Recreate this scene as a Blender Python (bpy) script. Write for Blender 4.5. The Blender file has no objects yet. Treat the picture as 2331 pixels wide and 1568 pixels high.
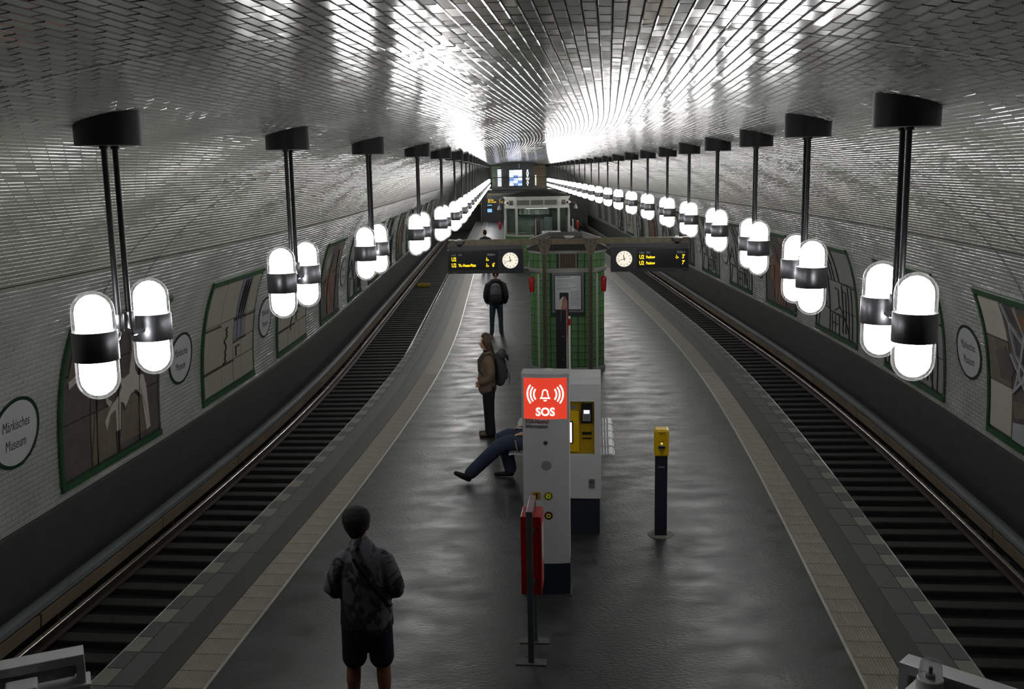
import bpy, bmesh, math, random
import numpy as np
from mathutils import Vector, Matrix

random.seed(7); rng = np.random.default_rng(7)
scene = bpy.context.scene
col = scene.collection

# ------------------------------------------------------------------ camera
IMG_W, IMG_H, FPX = 2331.0, 1568.0, 2266.0
CAM_H = 4.4
_p = math.atan((784 - 388) / FPX); _roll = 0.0175
_up = Vector((0, math.sin(_p), math.cos(_p))); _fw = Vector((0, math.cos(_p), -math.sin(_p))); _rt = Vector((1, 0, 0))
CR = math.cos(_roll) * _rt - math.sin(_roll) * _up
CU = math.sin(_roll) * _rt + math.cos(_roll) * _up
cam_d = bpy.data.cameras.new('camera'); cam = bpy.data.objects.new('camera', cam_d); col.objects.link(cam)
cam_d.sensor_width = 36.0; cam_d.lens = FPX / IMG_W * 36.0; cam_d.clip_start = 0.05; cam_d.clip_end = 400
cam.matrix_world = Matrix(((CR.x, CU.x, -_fw.x, 0), (CR.y, CU.y, -_fw.y, 0), (CR.z, CU.z, -_fw.z, CAM_H), (0, 0, 0, 1)))
scene.camera = cam

# ------------------------------------------------------------------ world + exposure
world = bpy.data.worlds.new('world'); scene.world = world; world.use_nodes = True
world.node_tree.nodes['Background'].inputs[0].default_value = (0.5, 0.52, 0.55, 1)
world.node_tree.nodes['Background'].inputs[1].default_value = 0.002
scene.view_settings.view_transform = 'Standard'; scene.view_settings.look = 'None'
scene.view_settings.gamma = 1.0; scene.view_settings.use_curve_mapping = False
scene.view_settings.exposure = 0.72
cy = scene.cycles
cy.use_light_tree = False; cy.max_bounces = 3; cy.diffuse_bounces = 2; cy.glossy_bounces = 2; cy.transmission_bounces = 2; cy.transparent_max_bounces = 8
cy.caustics_reflective = False; cy.caustics_refractive = False; cy.sample_clamp_indirect = 6.0; cy.use_adaptive_sampling = True; cy.adaptive_threshold = 0.04; cy.light_sampling_threshold = 0.03
LAMP_E = 17.0          # radiance of the lamp diffusers (the station's only real light)

# ------------------------------------------------------------------ helpers: materials
def srgb(r, g, b):
    f = lambda c: (c / 12.92 if c <= .04045 else ((c + .055) / 1.055) ** 2.4)
    return (f(r / 255), f(g / 255), f(b / 255))

MATS = {}
def mat(name, rgb, rough=.5, metal=0., var=.12, vscale=6., bump=0., bscale=60., emit=None, estr=0., spec=.5, rvar=0., stretch=None, lin=False, bump2=0., bscale2=5., detail=3):
    if name in MATS: return MATS[name]
    m = bpy.data.materials.new(name); m.use_nodes = True; MATS[name] = m
    nt = m.node_tree; b = nt.nodes['Principled BSDF']; N = nt.nodes.new; Lk = nt.links.new
    c = rgb if lin else srgb(*rgb)
    tc = N('ShaderNodeTexCoord'); src = tc.outputs['Object']
    if stretch:
        mp = N('ShaderNodeMapping'); mp.inputs['Scale'].default_value = stretch; Lk(src, mp.inputs[0]); src = mp.outputs[0]
    no = N('ShaderNodeTexNoise'); no.inputs['Scale'].default_value = vscale; no.inputs['Detail'].default_value = detail; Lk(src, no.inputs['Vector'])
    mx = N('ShaderNodeMix'); mx.data_type = 'RGBA'; Lk(no.outputs['Fac'], mx.inputs['Factor'])
    mx.inputs['A'].default_value = (*[max(0, x * (1 - 2 * var)) for x in c], 1); mx.inputs['B'].default_value = (*[x * (1 + 2 * var) for x in c], 1)
    Lk(mx.outputs['Result'], b.inputs['Base Color'])
    b.inputs['Roughness'].default_value = rough; b.inputs['Metallic'].default_value = metal; b.inputs['Specular IOR Level'].default_value = spec
    if rvar:
        mr = N('ShaderNodeMapRange'); mr.inputs['From Min'].default_value = .3; mr.inputs['From Max'].default_value = .7
        mr.inputs['To Min'].default_value = max(.02, rough - rvar); mr.inputs['To Max'].default_value = min(1, rough + rvar)
        Lk(no.outputs['Fac'], mr.inputs['Value']); Lk(mr.outputs[0], b.inputs['Roughness'])
    if bump:
        n2 = N('ShaderNodeTexNoise'); n2.inputs['Scale'].default_value = bscale; n2.inputs['Detail'].default_value = 2; Lk(src, n2.inputs['Vector'])
        bp = N('ShaderNodeBump'); bp.inputs['Strength'].default_value = bump; bp.inputs['Distance'].default_value = .01
        Lk(n2.outputs['Fac'], bp.inputs['Height']); Lk(bp.outputs[0], b.inputs['Normal'])
        if bump2:
            n3 = N('ShaderNodeTexNoise'); n3.inputs['Scale'].default_value = bscale2; n3.inputs['Detail'].default_value = 2; Lk(src, n3.inputs['Vector'])
            b3 = N('ShaderNodeBump'); b3.inputs['Strength'].default_value = bump2; b3.inputs['Distance'].default_value = .03; Lk(n3.outputs['Fac'], b3.inputs['Height']); Lk(b3.outputs[0], bp.inputs['Normal'])
    if emit:
        e = srgb(*emit); b.inputs['Emission Color'].default_value = (*e, 1); b.inputs['Emission Strength'].default_value = estr
    return m

def glass_mat(name, tint=(.9, .95, .95), refl=1.0, rough=.03, haze=0., hz=.035):
    if name in MATS: return MATS[name]
    m = bpy.data.materials.new(name); m.use_nodes = True; MATS[name] = m
    nt = m.node_tree; N = nt.nodes.new; Lk = nt.links.new
    nt.nodes.remove(nt.nodes['Principled BSDF']); out = nt.nodes['Material Output']
    tr = N('ShaderNodeBsdfTransparent'); tr.inputs[0].default_value = (*tint, 1)
    gl = N('ShaderNodeBsdfGlossy'); gl.inputs['Roughness'].default_value = rough; gl.inputs[0].default_value = (refl, refl, refl, 1)
    lf = N('ShaderNodeLayerWeight'); lf.inputs[0].default_value = .5; pw = N('ShaderNodeMath'); pw.operation = 'POWER'; pw.inputs[1].default_value = 5; Lk(lf.outputs['Facing'], pw.inputs[0])
    fr = N('ShaderNodeMath'); fr.operation = 'MULTIPLY_ADD'; fr.inputs[1].default_value = .93; fr.inputs[2].default_value = .05; Lk(pw.outputs[0], fr.inputs[0])
    mx = N('ShaderNodeMixShader'); Lk(fr.outputs[0], mx.inputs[0]); Lk(tr.outputs[0], mx.inputs[1]); Lk(gl.outputs[0], mx.inputs[2]); Lk(mx.outputs[0], out.inputs[0])
    if haze:      # translucent rim haze imitates lamp light caught in the clear glass
        lw = N('ShaderNodeLayerWeight'); lw.inputs[0].default_value = .25; mu = N('ShaderNodeMath'); mu.operation = 'MULTIPLY'; mu.inputs[1].default_value = haze; Lk(lw.outputs['Facing'], mu.inputs[0])
        tl = N('ShaderNodeBsdfTranslucent'); tl.inputs[0].default_value = (hz, hz, hz, 1); m2 = N('ShaderNodeMixShader'); Lk(mu.outputs[0], m2.inputs[0]); Lk(mx.outputs[0], m2.inputs[1]); Lk(tl.outputs[0], m2.inputs[2]); Lk(m2.outputs[0], out.inputs[0])
    return m

# ------------------------------------------------------------------ helpers: objects
def tag(o, label, cat, group=None, kind=None):
    if label: o['label'] = label
    if cat: o['category'] = cat
    if group: o['group'] = group
    if kind: o['kind'] = kind
    return o
def struct(o, label=None, cat=None):
    o['kind'] = 'structure'
    if label: o['label'] = label
    if cat: o['category'] = cat
    return o
def empty(name, loc=(0, 0, 0), rz=0., label=None, cat=None, group=None):
    o = bpy.data.objects.new(name, None); col.objects.link(o); o.location = loc; o.rotation_euler = (0, 0, rz); o.empty_display_size = .1
    return tag(o, label, cat, group)
def link(name, me, m=None, parent=None, loc=None, rot=None):
    o = bpy.data.objects.new(name, me); col.objects.link(o)
    if m is not None and not me.materials: me.materials.append(m)
    if parent is not None: o.parent = parent
    if loc is not None: o.location = loc
    if rot is not None: o.rotation_euler = rot
    return o
def copy_tree(o, parent=None):
    c = o.copy(); col.objects.link(c); c.parent = parent
    for ch in list(o.children): copy_tree(ch, c)
    return c

class MB:
    def __init__(s): s.v = []; s.f = []; s.mi = []
    def add(s, vs, fs, k=0):
        n = len(s.v); s.v += [tuple(v) for v in vs]; s.f += [tuple(i + n for i in f) for f in fs]; s.mi += [k] * len(fs); return s
    def box(s, x0, x1, y0, y1, z0, z1, k=0, bev=0.):
        if bev > 0:
            b = min(bev, abs(x1 - x0) * .45, abs(y1 - y0) * .45, abs(z1 - z0) * .45)
            bm = bmesh.new(); bmesh.ops.create_cube(bm, size=1)
            for v in bm.verts: v.co = ((x0 + x1) / 2 + v.co.x * (x1 - x0), (y0 + y1) / 2 + v.co.y * (y1 - y0), (z0 + z1) / 2 + v.co.z * (z1 - z0))
            bmesh.ops.bevel(bm, geom=bm.edges[:], offset=b, segments=2, affect='EDGES', profile=.6)
            bm.verts.index_update(); s.add([v.co[:] for v in bm.verts], [[v.index for v in f.verts] for f in bm.faces], k); bm.free(); return s
        vs = [(x, y, z) for z in (z0, z1) for y in (y0, y1) for x in (x0, x1)]
        return s.add(vs, [(0, 2, 3, 1), (4, 5, 7, 6), (0, 1, 5, 4), (2, 6, 7, 3), (0, 4, 6, 2), (1, 3, 7, 5)], k)
    def tube(s, pts, r, seg=10, k=0, cap=True):
        pts = [Vector(p) for p in pts]; rs = r if isinstance(r, (list, tuple)) else [r] * len(pts)
        rings = []; ref = None
        for i, p in enumerate(pts):
            d = (pts[min(i + 1, len(pts) - 1)] - pts[max(i - 1, 0)]).normalized()
            if ref is None: ref = Vector((1, 0, 0)) if abs(d.x) < .9 else Vector((0, 1, 0))
            a = (ref - d * ref.dot(d)).normalized(); ref = a; b = d.cross(a)
            rings.append([p + (a * math.cos(t) + b * math.sin(t)) * rs[i] for t in [2 * math.pi * j / seg for j in range(seg)]])
        n = len(s.v)
        vs = [v for rg in rings for v in rg]; fs = []
        for i in range(len(pts) - 1):
            for j in range(seg):
                j2 = (j + 1) % seg; fs.append((i * seg + j, i * seg + j2, (i + 1) * seg + j2, (i + 1) * seg + j))
        if cap: fs.append(tuple(range(seg))[::-1]); fs.append(tuple((len(pts) - 1) * seg + j for j in range(seg)))
        return s.add(vs, fs, k)
    def lathe(s, prof, seg=20, k=0, c=(0, 0, 0), capb=True, capt=True):
        vs = []; fs = []
        for r, z in prof:
            for j in range(seg):
                t = 2 * math.pi * j / seg; vs.append((c[0] + r * math.cos(t), c[1] + r * math.sin(t), c[2] + z))
        for i in range(len(prof) - 1):
            for j in range(seg):
                j2 = (j + 1) % seg; fs.append((i * seg + j, i * seg + j2, (i + 1) * seg + j2, (i + 1) * seg + j))
        if capb: fs.append(tuple(range(seg))[::-1])
        if capt: fs.append(tuple((len(prof) - 1) * seg + j for j in range(seg)))
        return s.add(vs, fs, k)
    def prism(s, poly, z0, z1, k=0):            # plan polygon extruded in z
        n = len(poly); vs = [(x, y, z0) for x, y in poly] + [(x, y, z1) for x, y in poly]
        fs = [tuple(range(n))[::-1], tuple(range(n, 2 * n))] + [(i, (i + 1) % n, n + (i + 1) % n, n + i) for i in range(n)]
        return s.add(vs, fs, k)
    def prismy(s, poly, y0, y1, k=0):           # x-z polygon extruded in y
        n = len(poly); vs = [(x, y0, z) for x, z in poly] + [(x, y1, z) for x, z in poly]
        fs = [tuple(range(n)), tuple(range(n, 2 * n))[::-1]] + [((i + 1) % n, i, n + i, n + (i + 1) % n) for i in range(n)]
        return s.add(vs, fs, k)
    def mesh(s, name, mats=None, smooth=False):
        me = bpy.data.meshes.new(name); me.from_pydata([tuple(v) for v in s.v], [], s.f)
        for m in (mats if isinstance(mats, (list, tuple)) else [mats] if mats else []): me.materials.append(m)
        if any(s.mi): me.polygons.foreach_set('material_index', s.mi)
        bm = bmesh.new(); bm.from_mesh(me); bmesh.ops.recalc_face_normals(bm, faces=bm.faces[:]); bm.to_mesh(me); bm.free()
        if smooth:
            me.polygons.foreach_set('use_smooth', [True] * len(me.polygons))
            try: me.set_sharp_from_angle(angle=math.radians(38))
            except Exception: pass
        me.update(); return me
    def build(s, name, m, parent=None, smooth=False, loc=None, rot=None):
        return link(name, s.mesh(name, m, smooth), None, parent, loc, rot)

_text_cache = {}
def text_data(body, size, align='LEFT', xs=1.0, weight=0.0, extrude=.001):
    key = (body, size, align, xs, weight, extrude)
    if key in _text_cache: return _text_cache[key]
    cu = bpy.data.curves.new('lettering', 'FONT'); cu.body = body; cu.size = size; cu.align_x = align; cu.extrude = extrude; cu.offset = weight; cu.resolution_u = 3
    o = bpy.data.objects.new('lettering', cu); col.objects.link(o)
    dg = bpy.context.evaluated_depsgraph_get(); me = bpy.data.meshes.new_from_object(o.evaluated_get(dg))
    bpy.data.objects.remove(o); bpy.data.curves.remove(cu)
    for v in me.vertices: v.co.x *= xs
    me.materials.clear(); _text_cache[key] = me; return me
def text(name, body, size, m, parent, loc, align='LEFT', xs=1.0, weight=0., rot=(math.pi / 2, 0, 0), extrude=.001):
    me = text_data(body, size, align, xs, weight, extrude).copy(); me.materials.clear(); me.materials.append(m)
    return link(name, me, None, parent, loc, rot)

# ------------------------------------------------------------------ plan: gently bending centreline, stations s (=Y) and offsets u
SG = np.linspace(-12, 130, 7101); _t = np.clip((SG - 10) / 22, 0, 1); _k = _t * _t * (3 - 2 * _t)
SLG = 0.09832 + (-0.00742 - 0.09832) * _k
XG = np.concatenate([[0], np.cumsum((SLG[1:] + SLG[:-1]) / 2 * np.diff(SG))]); XG += -0.6607 - np.interp(0, SG, XG)
def Fnp(s, u, z):
    x = np.interp(s, SG, XG); k = np.interp(s, SG, SLG); n = np.sqrt(1 + k * k)
    return np.stack([x + u / n, s - u * k / n, z + 0 * s], -1)
def F(s, u, z=0.):
    r = Fnp(np.array(float(s)), float(u), float(z)); return (float(r[0]), float(r[1]), float(r[2]))
def HEAD(s): return -math.atan(float(np.interp(s, SG, SLG)))
def at(s, u, z=0.): return F(s, u, z), HEAD(s)

# vault profile (half), arc length v from the plinth up to the crown
VA, VB, VZ0, VP, VQ, PLZ = 6.75, 5.448, -.3, 2.05, 3.29, .05
_zz = VZ0 + VB * np.sin(np.linspace(math.asin((PLZ - VZ0) / VB), math.pi / 2, 6000)); _uu = VA * np.clip(1 - ((_zz - VZ0) / VB) ** VQ, 0, 1) ** (1 / VP)
_vv = np.concatenate([[0], np.cumsum(np.hypot(np.diff(_zz), np.diff(_uu)))]); VL = float(_vv[-1])
_du = np.gradient(_uu, _vv); _dz = np.gradient(_zz, _vv)
def prof(v):          # v array -> u (>=0), z, du/dv, dz/dv
    return np.interp(v, _vv, _uu), np.interp(v, _vv, _zz), np.interp(v, _vv, _du), np.interp(v, _vv, _dz)
def zvault(u): return float(np.interp(abs(u), _uu[::-1], _zz[::-1]))
def V(side, s, v, off=0.):      # point on the vault, off = distance into the room
    u, z, du, dz = prof(np.asarray(v, float)); L = np.hypot(du, dz)
    return Fnp(np.asarray(s, float), side * (u - off * dz / L), z + off * du / L)

def sweep(name, pts, s0, s1, ds, m, parent=None, closed=False, smooth=False, caps=True):
    n = max(1, int(round((s1 - s0) / ds))); S = np.linspace(s0, s1, n + 1); P = len(pts)
    vs = np.concatenate([Fnp(S, u, z) .reshape(-1, 1, 3) for u, z in pts], 1).reshape(-1, 3)
    fs = []; rng_ = range(P if closed else P - 1)
    for i in range(n):
        for j in rng_:
            j2 = (j + 1) % P; fs.append((i * P + j, i * P + j2, (i + 1) * P + j2, (i + 1) * P + j))
    if closed and caps: fs.append(tuple(range(P))); fs.append(tuple(n * P + j for j in range(P))[::-1])
    mb = MB(); mb.v = [tuple(v) for v in vs]; mb.f = fs; mb.mi = [0] * len(fs)
    me = mb.mesh(name, m, smooth)
    uvl = me.uv_layers.new(name='along'); lp = np.zeros(len(me.loops), int); me.loops.foreach_get('vertex_index', lp)
    sv = np.repeat(S, P); uv_u = np.tile([u for u, z in pts], n + 1)
    uvl.data.foreach_set('uv', np.stack([sv[lp], uv_u[lp]], -1).ravel())
    return link(name, me, None, parent)

# ------------------------------------------------------------------ materials
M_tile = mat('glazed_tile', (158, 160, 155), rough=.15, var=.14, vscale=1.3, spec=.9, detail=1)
def tint_by_height(m):
    # above the springing line duller, darker and warmer; towards the crown paler and glossier
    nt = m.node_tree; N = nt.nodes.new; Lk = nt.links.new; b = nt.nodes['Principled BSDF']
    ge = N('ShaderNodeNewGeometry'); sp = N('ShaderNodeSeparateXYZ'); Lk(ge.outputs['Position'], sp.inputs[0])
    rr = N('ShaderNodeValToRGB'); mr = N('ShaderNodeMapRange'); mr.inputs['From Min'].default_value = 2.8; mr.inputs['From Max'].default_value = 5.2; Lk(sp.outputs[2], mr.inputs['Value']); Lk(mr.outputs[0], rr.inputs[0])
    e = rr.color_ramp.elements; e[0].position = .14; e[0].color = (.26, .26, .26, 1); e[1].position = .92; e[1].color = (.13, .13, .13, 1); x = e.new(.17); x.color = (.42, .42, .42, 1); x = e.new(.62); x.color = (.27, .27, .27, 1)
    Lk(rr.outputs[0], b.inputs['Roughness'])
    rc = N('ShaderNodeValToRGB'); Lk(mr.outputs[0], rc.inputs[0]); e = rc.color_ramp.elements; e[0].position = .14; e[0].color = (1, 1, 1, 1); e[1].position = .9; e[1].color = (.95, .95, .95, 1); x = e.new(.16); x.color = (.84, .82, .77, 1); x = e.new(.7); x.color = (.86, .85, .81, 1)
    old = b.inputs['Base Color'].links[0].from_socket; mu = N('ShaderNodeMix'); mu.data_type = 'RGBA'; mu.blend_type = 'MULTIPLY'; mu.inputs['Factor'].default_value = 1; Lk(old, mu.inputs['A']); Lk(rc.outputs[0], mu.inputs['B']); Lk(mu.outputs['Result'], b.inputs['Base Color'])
tint_by_height(M_tile)
M_grout = mat('grout', (70, 70, 66), rough=.9, var=.2, vscale=8)
M_plinth = mat('dark_plinth', (52, 50, 50), rough=.75, var=.2, vscale=3, bump=.3, bscale=40)
M_asphalt = mat('asphalt', (52, 52, 54), rough=.41, var=.42, vscale=3.2, bump=.45, bscale=38, rvar=.12, spec=.42, bump2=.04, bscale2=4, detail=9, stretch=(.55, 1, 1))
M_asphalt2 = mat('asphalt_strip', (58, 58, 57), rough=.5, var=.15, vscale=5, bump=.35, bscale=60)
M_slab = mat('grey_slab', (84, 85, 85), rough=.5, var=.08, vscale=7, bump=.15, bscale=80)
M_slabD = mat('outer_grey_slab', (80, 81, 81), rough=.5, var=.08, vscale=7, bump=.15, bscale=80)
M_slabL = mat('light_slab', (122, 121, 113), rough=.5, var=.08, vscale=7, bump=.15, bscale=80)
M_tact = mat('tactile_cream', (124, 120, 105), rough=.55, var=.16, vscale=3, bump=.2, bscale=70)
M_alu = mat('aluminium_profile', (205, 205, 196), rough=.3, metal=.8, var=.1)
M_ballast = mat('ballast', (20, 18, 18), rough=.9, var=.4, vscale=30, bump=1., bscale=28)
M_tie = mat('sleeper_steel', (48, 47, 47), rough=.6, metal=.1, var=.25, vscale=5, bump=.2)
M_rail = mat('rail_steel', (78, 70, 62), rough=.4, metal=.7, var=.2, vscale=3)
M_railtop = mat('rail_head', (228, 226, 220), rough=.22, metal=1., var=.05)
M_cover = mat('third_rail_cover', (104, 108, 112), rough=.42, metal=.2, var=.15, vscale=2)
M_board = mat('guard_board', (112, 98, 78), rough=.75, var=.3, vscale=1.2)
M_black = mat('black_metal', (30, 31, 34), rough=.42, metal=.3, var=.1)
M_blackp = mat('black_plastic', (22, 23, 26), rough=.35, var=.1)
M_steel = mat('brushed_steel', (150, 152, 156), rough=.32, metal=1., var=.08, vscale=3, stretch=(40, 40, 1))
M_chrome = mat('chrome', (215, 216, 220), rough=.15, metal=1., var=.04)
M_white = mat('white_enamel', (205, 205, 208), rough=.4, var=.04, vscale=2)
M_whitep = mat('white_plastic', (222, 222, 218), rough=.35, var=.03)
M_navy = mat('navy_base', (34, 39, 50), rough=.5, var=.12)
M_yellow = mat('yellow_enamel', (222, 180, 10), rough=.35, var=.05)
M_yellowd = mat('yellow_recess', (196, 160, 16), rough=.4, var=.05)
M_red = mat('red_enamel', (160, 14, 20), rough=.35, var=.06)
M_green = mat('green_glaze', (92, 130, 86), rough=.24, var=.22, vscale=2.2, bump=.08, bscale=30)
M_greend = mat('green_frame_glaze', (48, 80, 52), rough=.3, var=.25, vscale=6)
M_stone = mat('grey_stone_trim', (150, 148, 142), rough=.5, var=.1, vscale=4)
M_roof = mat('dark_roof', (40, 38, 38), rough=.7, var=.2)
M_brownsteel = mat('brown_painted_steel', (96, 88, 74), rough=.5, metal=.2, var=.15, vscale=6)
M_beam = mat('olive_painted_beam', (112, 104, 84), rough=.55, metal=.2, var=.25, vscale=9)
M_paper = mat('paper', (208, 212, 216), rough=.5, var=.02)
M_ink = mat('ink', (40, 42, 48), rough=.7, var=.05)
M_grey = mat('mid_grey_paint', (112, 114, 116), rough=.5, var=.06)
M_galv = mat('galvanised_steel', (120, 126, 132), rough=.42, metal=.75, var=.15, vscale=9)
M_lamp = mat('lamp_diffuser', (240, 240, 240), rough=.4, var=0, emit=(255, 253, 250), estr=LAMP_E)
M_lampglass = glass_mat('lamp_glass', (.96, .97, .98), .9, .04, haze=.9)
M_winglass = glass_mat('window_glass', (.80, .84, .82), .8, .02)
M_band = mat('lamp_band', (150, 151, 156), rough=.38, metal=1., var=.12, vscale=2, stretch=(60, 60, .5))
M_led = mat('amber_led', (40, 30, 0), rough=.5, var=0, emit=(255, 196, 20), estr=1.5)
M_dispw = mat('white_lettering', (200, 205, 210), rough=.5, var=0)
M_face = mat('clock_face', (200, 196, 186), rough=.4, var=.01, emit=(255, 244, 224), estr=.5)
M_screen = mat('display_screen', (36, 38, 42), rough=.18, var=.05)

def ramp_strip(name, base, alt, period, uflag=None):   # strips too far to lay slab by slab: joints by material
    m = bpy.data.materials.new(name); m.use_nodes = True; nt = m.node_tree; N = nt.nodes.new; Lk = nt.links.new; b = nt.nodes['Principled BSDF']
    uv = N('ShaderNodeUVMap'); uv.uv_map = 'along'; sp = N('ShaderNodeSeparateXYZ'); Lk(uv.outputs[0], sp.inputs[0])
    md = N('ShaderNodeMath'); md.operation = 'MODULO'; md.inputs[1].default_value = period; Lk(sp.outputs[0], md.inputs[0])
    lt = N('ShaderNodeMath'); lt.operation = 'LESS_THAN'; lt.inputs[1].default_value = period * (.5 if alt is not None else .04); Lk(md.outputs[0], lt.inputs[0])
    tc = N('ShaderNodeTexCoord'); no = N('ShaderNodeTexNoise'); no.inputs['Scale'].default_value = 3; Lk(tc.outputs['Object'], no.inputs['Vector'])
    a = srgb(*base); c = srgb(*alt) if alt is not None else tuple(x * .4 for x in a)
    m1 = N('ShaderNodeMix'); m1.data_type = 'RGBA'; m1.inputs['A'].default_value = (*a, 1); m1.inputs['B'].default_value = (*c, 1); Lk(lt.outputs[0], m1.inputs['Factor'])
    m2 = N('ShaderNodeMix'); m2.data_type = 'RGBA'; m2.blend_type = 'MULTIPLY'; m2.inputs['Factor'].default_value = .35; Lk(m1.outputs['Result'], m2.inputs['A']); Lk(no.outputs['Color'], m2.inputs['B'])
    Lk(m2.outputs['Result'], b.inputs['Base Color']); b.inputs['Roughness'].default_value = .52
    return m

# ------------------------------------------------------------------ the setting: platform floor
S_A, S_B = -5., 89.
HW = 3.90; U1, U2, U3 = 3.49, 3.22, 2.86          # edge slabs | asphalt strip | tactile strip
floor_o = sweep('floor', [(-U3, 0), (U3, 0)], S_A, S_B, .5, M_asphalt)
struct(floor_o, 'dark worn asphalt island platform between the two tracks', 'platform')
for sd in (-1, 1):
    sweep('asphalt_strip', [(sd * U2, 0), (sd * U1, 0)], S_A, S_B, .5, M_asphalt2, floor_o)
    sweep('bedding', [(sd * U3, 0), (sd * U3, -.03), (sd * U2, -.03), (sd * U2, 0)], S_A, S_B, .5, M_asphalt2, floor_o)
    sweep('platform_edge', [(sd * U1, 0), (sd * U1, -.03), (sd * (HW - .01), -.03), (sd * (HW - .01), -.24), (sd * 3.62, -.24), (sd * 3.62, -1.2)], S_A, S_B, .5, M_plinth, floor_o)
    sweep('metal_profile', [(sd * (U3 - .03), .001), (sd * (U3 - .03), .006), (sd * (U3 - .002), .006), (sd * (U3 - .002), .001)], S_A, S_B, .5, M_alu, floor_o, closed=True)
for sd in (-1, 1): sweep('edge_nosing', [(sd * a, b) for a, b in ((HW - .004, -.03), (HW - .004, .002), (HW, .006), (HW + .008, .004), (HW + .012, -.004), (HW + .012, -.03))], S_A, S_B, .4, M_chrome, floor_o, closed=True, smooth=True)
S_NEAR = 21.7; PIT = .31; n_sl = int((S_NEAR - 5.27) / PIT) // 2 * 2
def slab_mesh(name, w, l, m, ribs=False):
    mb = MB(); g = .004
    if not ribs:
        mb.box(-w / 2 + g, w / 2 - g, -l / 2 + g, l / 2 - g, -.03, 0., bev=.003)
    else:
        k = 12; xs = []
        for i in range(k):
            x0 = -w / 2 + g + (w - 2 * g) * i / k; x1 = x0 + (w - 2 * g) / k
            xs += [(x0, -.004), (x0 + (x1 - x0) * .25, .0), (x0 + (x1 - x0) * .75, .0)]
        xs += [(w / 2 - g, -.004), (w / 2 - g, -.03), (-w / 2 + g, -.03)]
        mb.prismy(xs, -l / 2 + g, l / 2 - g)
    return mb.mesh(name, m)
W_OUT, W_IN = .165, HW - U1 - .165
me_out_d = slab_mesh('edge_slab', W_OUT, PIT, M_slabD); me_out_l = slab_mesh('edge_slab', W_OUT, PIT, M_slabL)
me_in = slab_mesh('inner_slab', W_IN, PIT * 2, M_slab); me_tac = slab_mesh('tactile_slab', U2 - U3, PIT, M_tact, True)
for sd in (-1, 1):
    for i in range(n_sl):
        s = 5.27 + PIT * (i + .5)
        link('edge_slab', me_out_l if i % 2 == 0 else me_out_d, None, floor_o, F(s, sd * (HW - W_OUT / 2), .002), (0, 0, HEAD(s)))
        link('tactile_slab', me_tac, None, floor_o, F(s, sd * (U2 + U3) / 2, .002), (0, 0, HEAD(s)))
        if i % 2 == 0: link('inner_slab', me_in, None, floor_o, F(s + PIT / 2, sd * (U1 + W_IN / 2), .002), (0, 0, HEAD(s)))
    s1 = 5.27 + PIT * n_sl
    M_far_out = ramp_strip('far_edge_slabs', (80, 81, 81), (112, 112, 106), PIT * 2); M_far_tac = ramp_strip('far_tactile_slabs', (124, 120, 105), None, PIT); M_far_in = ramp_strip('far_inner_slabs', (84, 85, 85), None, PIT * 2)
    for (nm, a, b, m) in (('edge_slab_strip', HW - W_OUT, HW, M_far_out), ('inner_slab_strip', U1 + .004, HW - W_OUT - .006, M_far_in), ('tactile_strip', U3 + .004, U2 - .004, M_far_tac)):
        sweep(nm, [(sd * a, -.028), (sd * a, .002), (sd * b, .002), (sd * b, -.028)], s1, S_B, .5, m, floor_o, closed=True)

# ------------------------------------------------------------------ walls below the vault, track beds
for sd, nm in ((-1, 'left'), (1, 'right')):
    w = sweep('wall_' + nm, [(sd * VA, -1.3), (sd * 6.70, -1.2), (sd * 6.70, PLZ - .02), (sd * (VA - .006), PLZ)], S_A, 97, .5, M_plinth)
    struct(w, 'dark grey plinth wall along the %s track' % nm, 'wall')
    tb = sweep('trackbed_' + nm, [(sd * 3.55, -1.17), (sd * 4.2, -1.13), (sd * 5.2, -1.15), (sd * 6.1, -1.12), (sd * 6.75, -1.18)], S_A, 97, .4, M_ballast)
    struct(tb, 'dark ballast bed of the %s track' % nm, 'trackbed')

# ------------------------------------------------------------------ vault: grout shell + glazed tiles
vs_ = np.concatenate([np.linspace(0, 3, 20), np.linspace(3, VL, 28)[1:]])
prof_pts = []
for v in vs_:
    u, z, _, _ = prof(v); prof_pts.append((-float(u) - .004, float(z) + .004))
prof_pts += [(-u, z) for u, z in prof_pts[-2::-1]]
ceil_o = sweep('ceiling', prof_pts, S_A, 97., .5, M_grout, smooth=True)
struct(ceil_o, 'glossy white tiled barrel vault over platform and tracks', 'vault')

MURALS = {-1: [(12.35 + 5.11 * i, 15.55 + 5.11 * i) for i in range(15)], 1: [(12.75 + 5.05 * i, 15.95 + 5.05 * i) for i in range(15)]}
RW, TL = .0712, .252
n_rows = int(2 * VL / RW); S0T, S1T = 2.9, 96.5; ncol = int((S1T - S0T) / TL)
rows = (np.arange(n_rows) + .5) * (2 * VL / n_rows); RH = 2 * VL / n_rows
cols = np.arange(ncol)
RR, CC = np.meshgrid(np.arange(n_rows), cols, indexing='ij'); RR = RR.ravel(); CC = CC.ravel()
sc_ = S0T + (CC + .5 + .5 * (RR % 2)) * TL; vt = rows[RR]
side = np.where(vt < VL, -1, 1); vh = np.where(vt < VL, vt, 2 * VL - vt)
keep = np.ones(len(sc_), bool)
for sd in (-1, 1):
    for a, b in MURALS[sd]:
        keep &= ~((side == sd) & (sc_ > a + .14) & (sc_ < b - .14) & (vh > .2) & (vh < 2.4))
sc_, vh, side, RR = sc_[keep], vh[keep], side[keep], RR[keep]
nT = len(sc_)
uP, zP, duP, dzP = prof(vh); Lp = np.hypot(duP, dzP); duP /= Lp; dzP /= Lp
cen = Fnp(sc_, side * uP, zP)
ks = np.interp(sc_, SG, SLG); nn = np.sqrt(1 + ks * ks)
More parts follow.
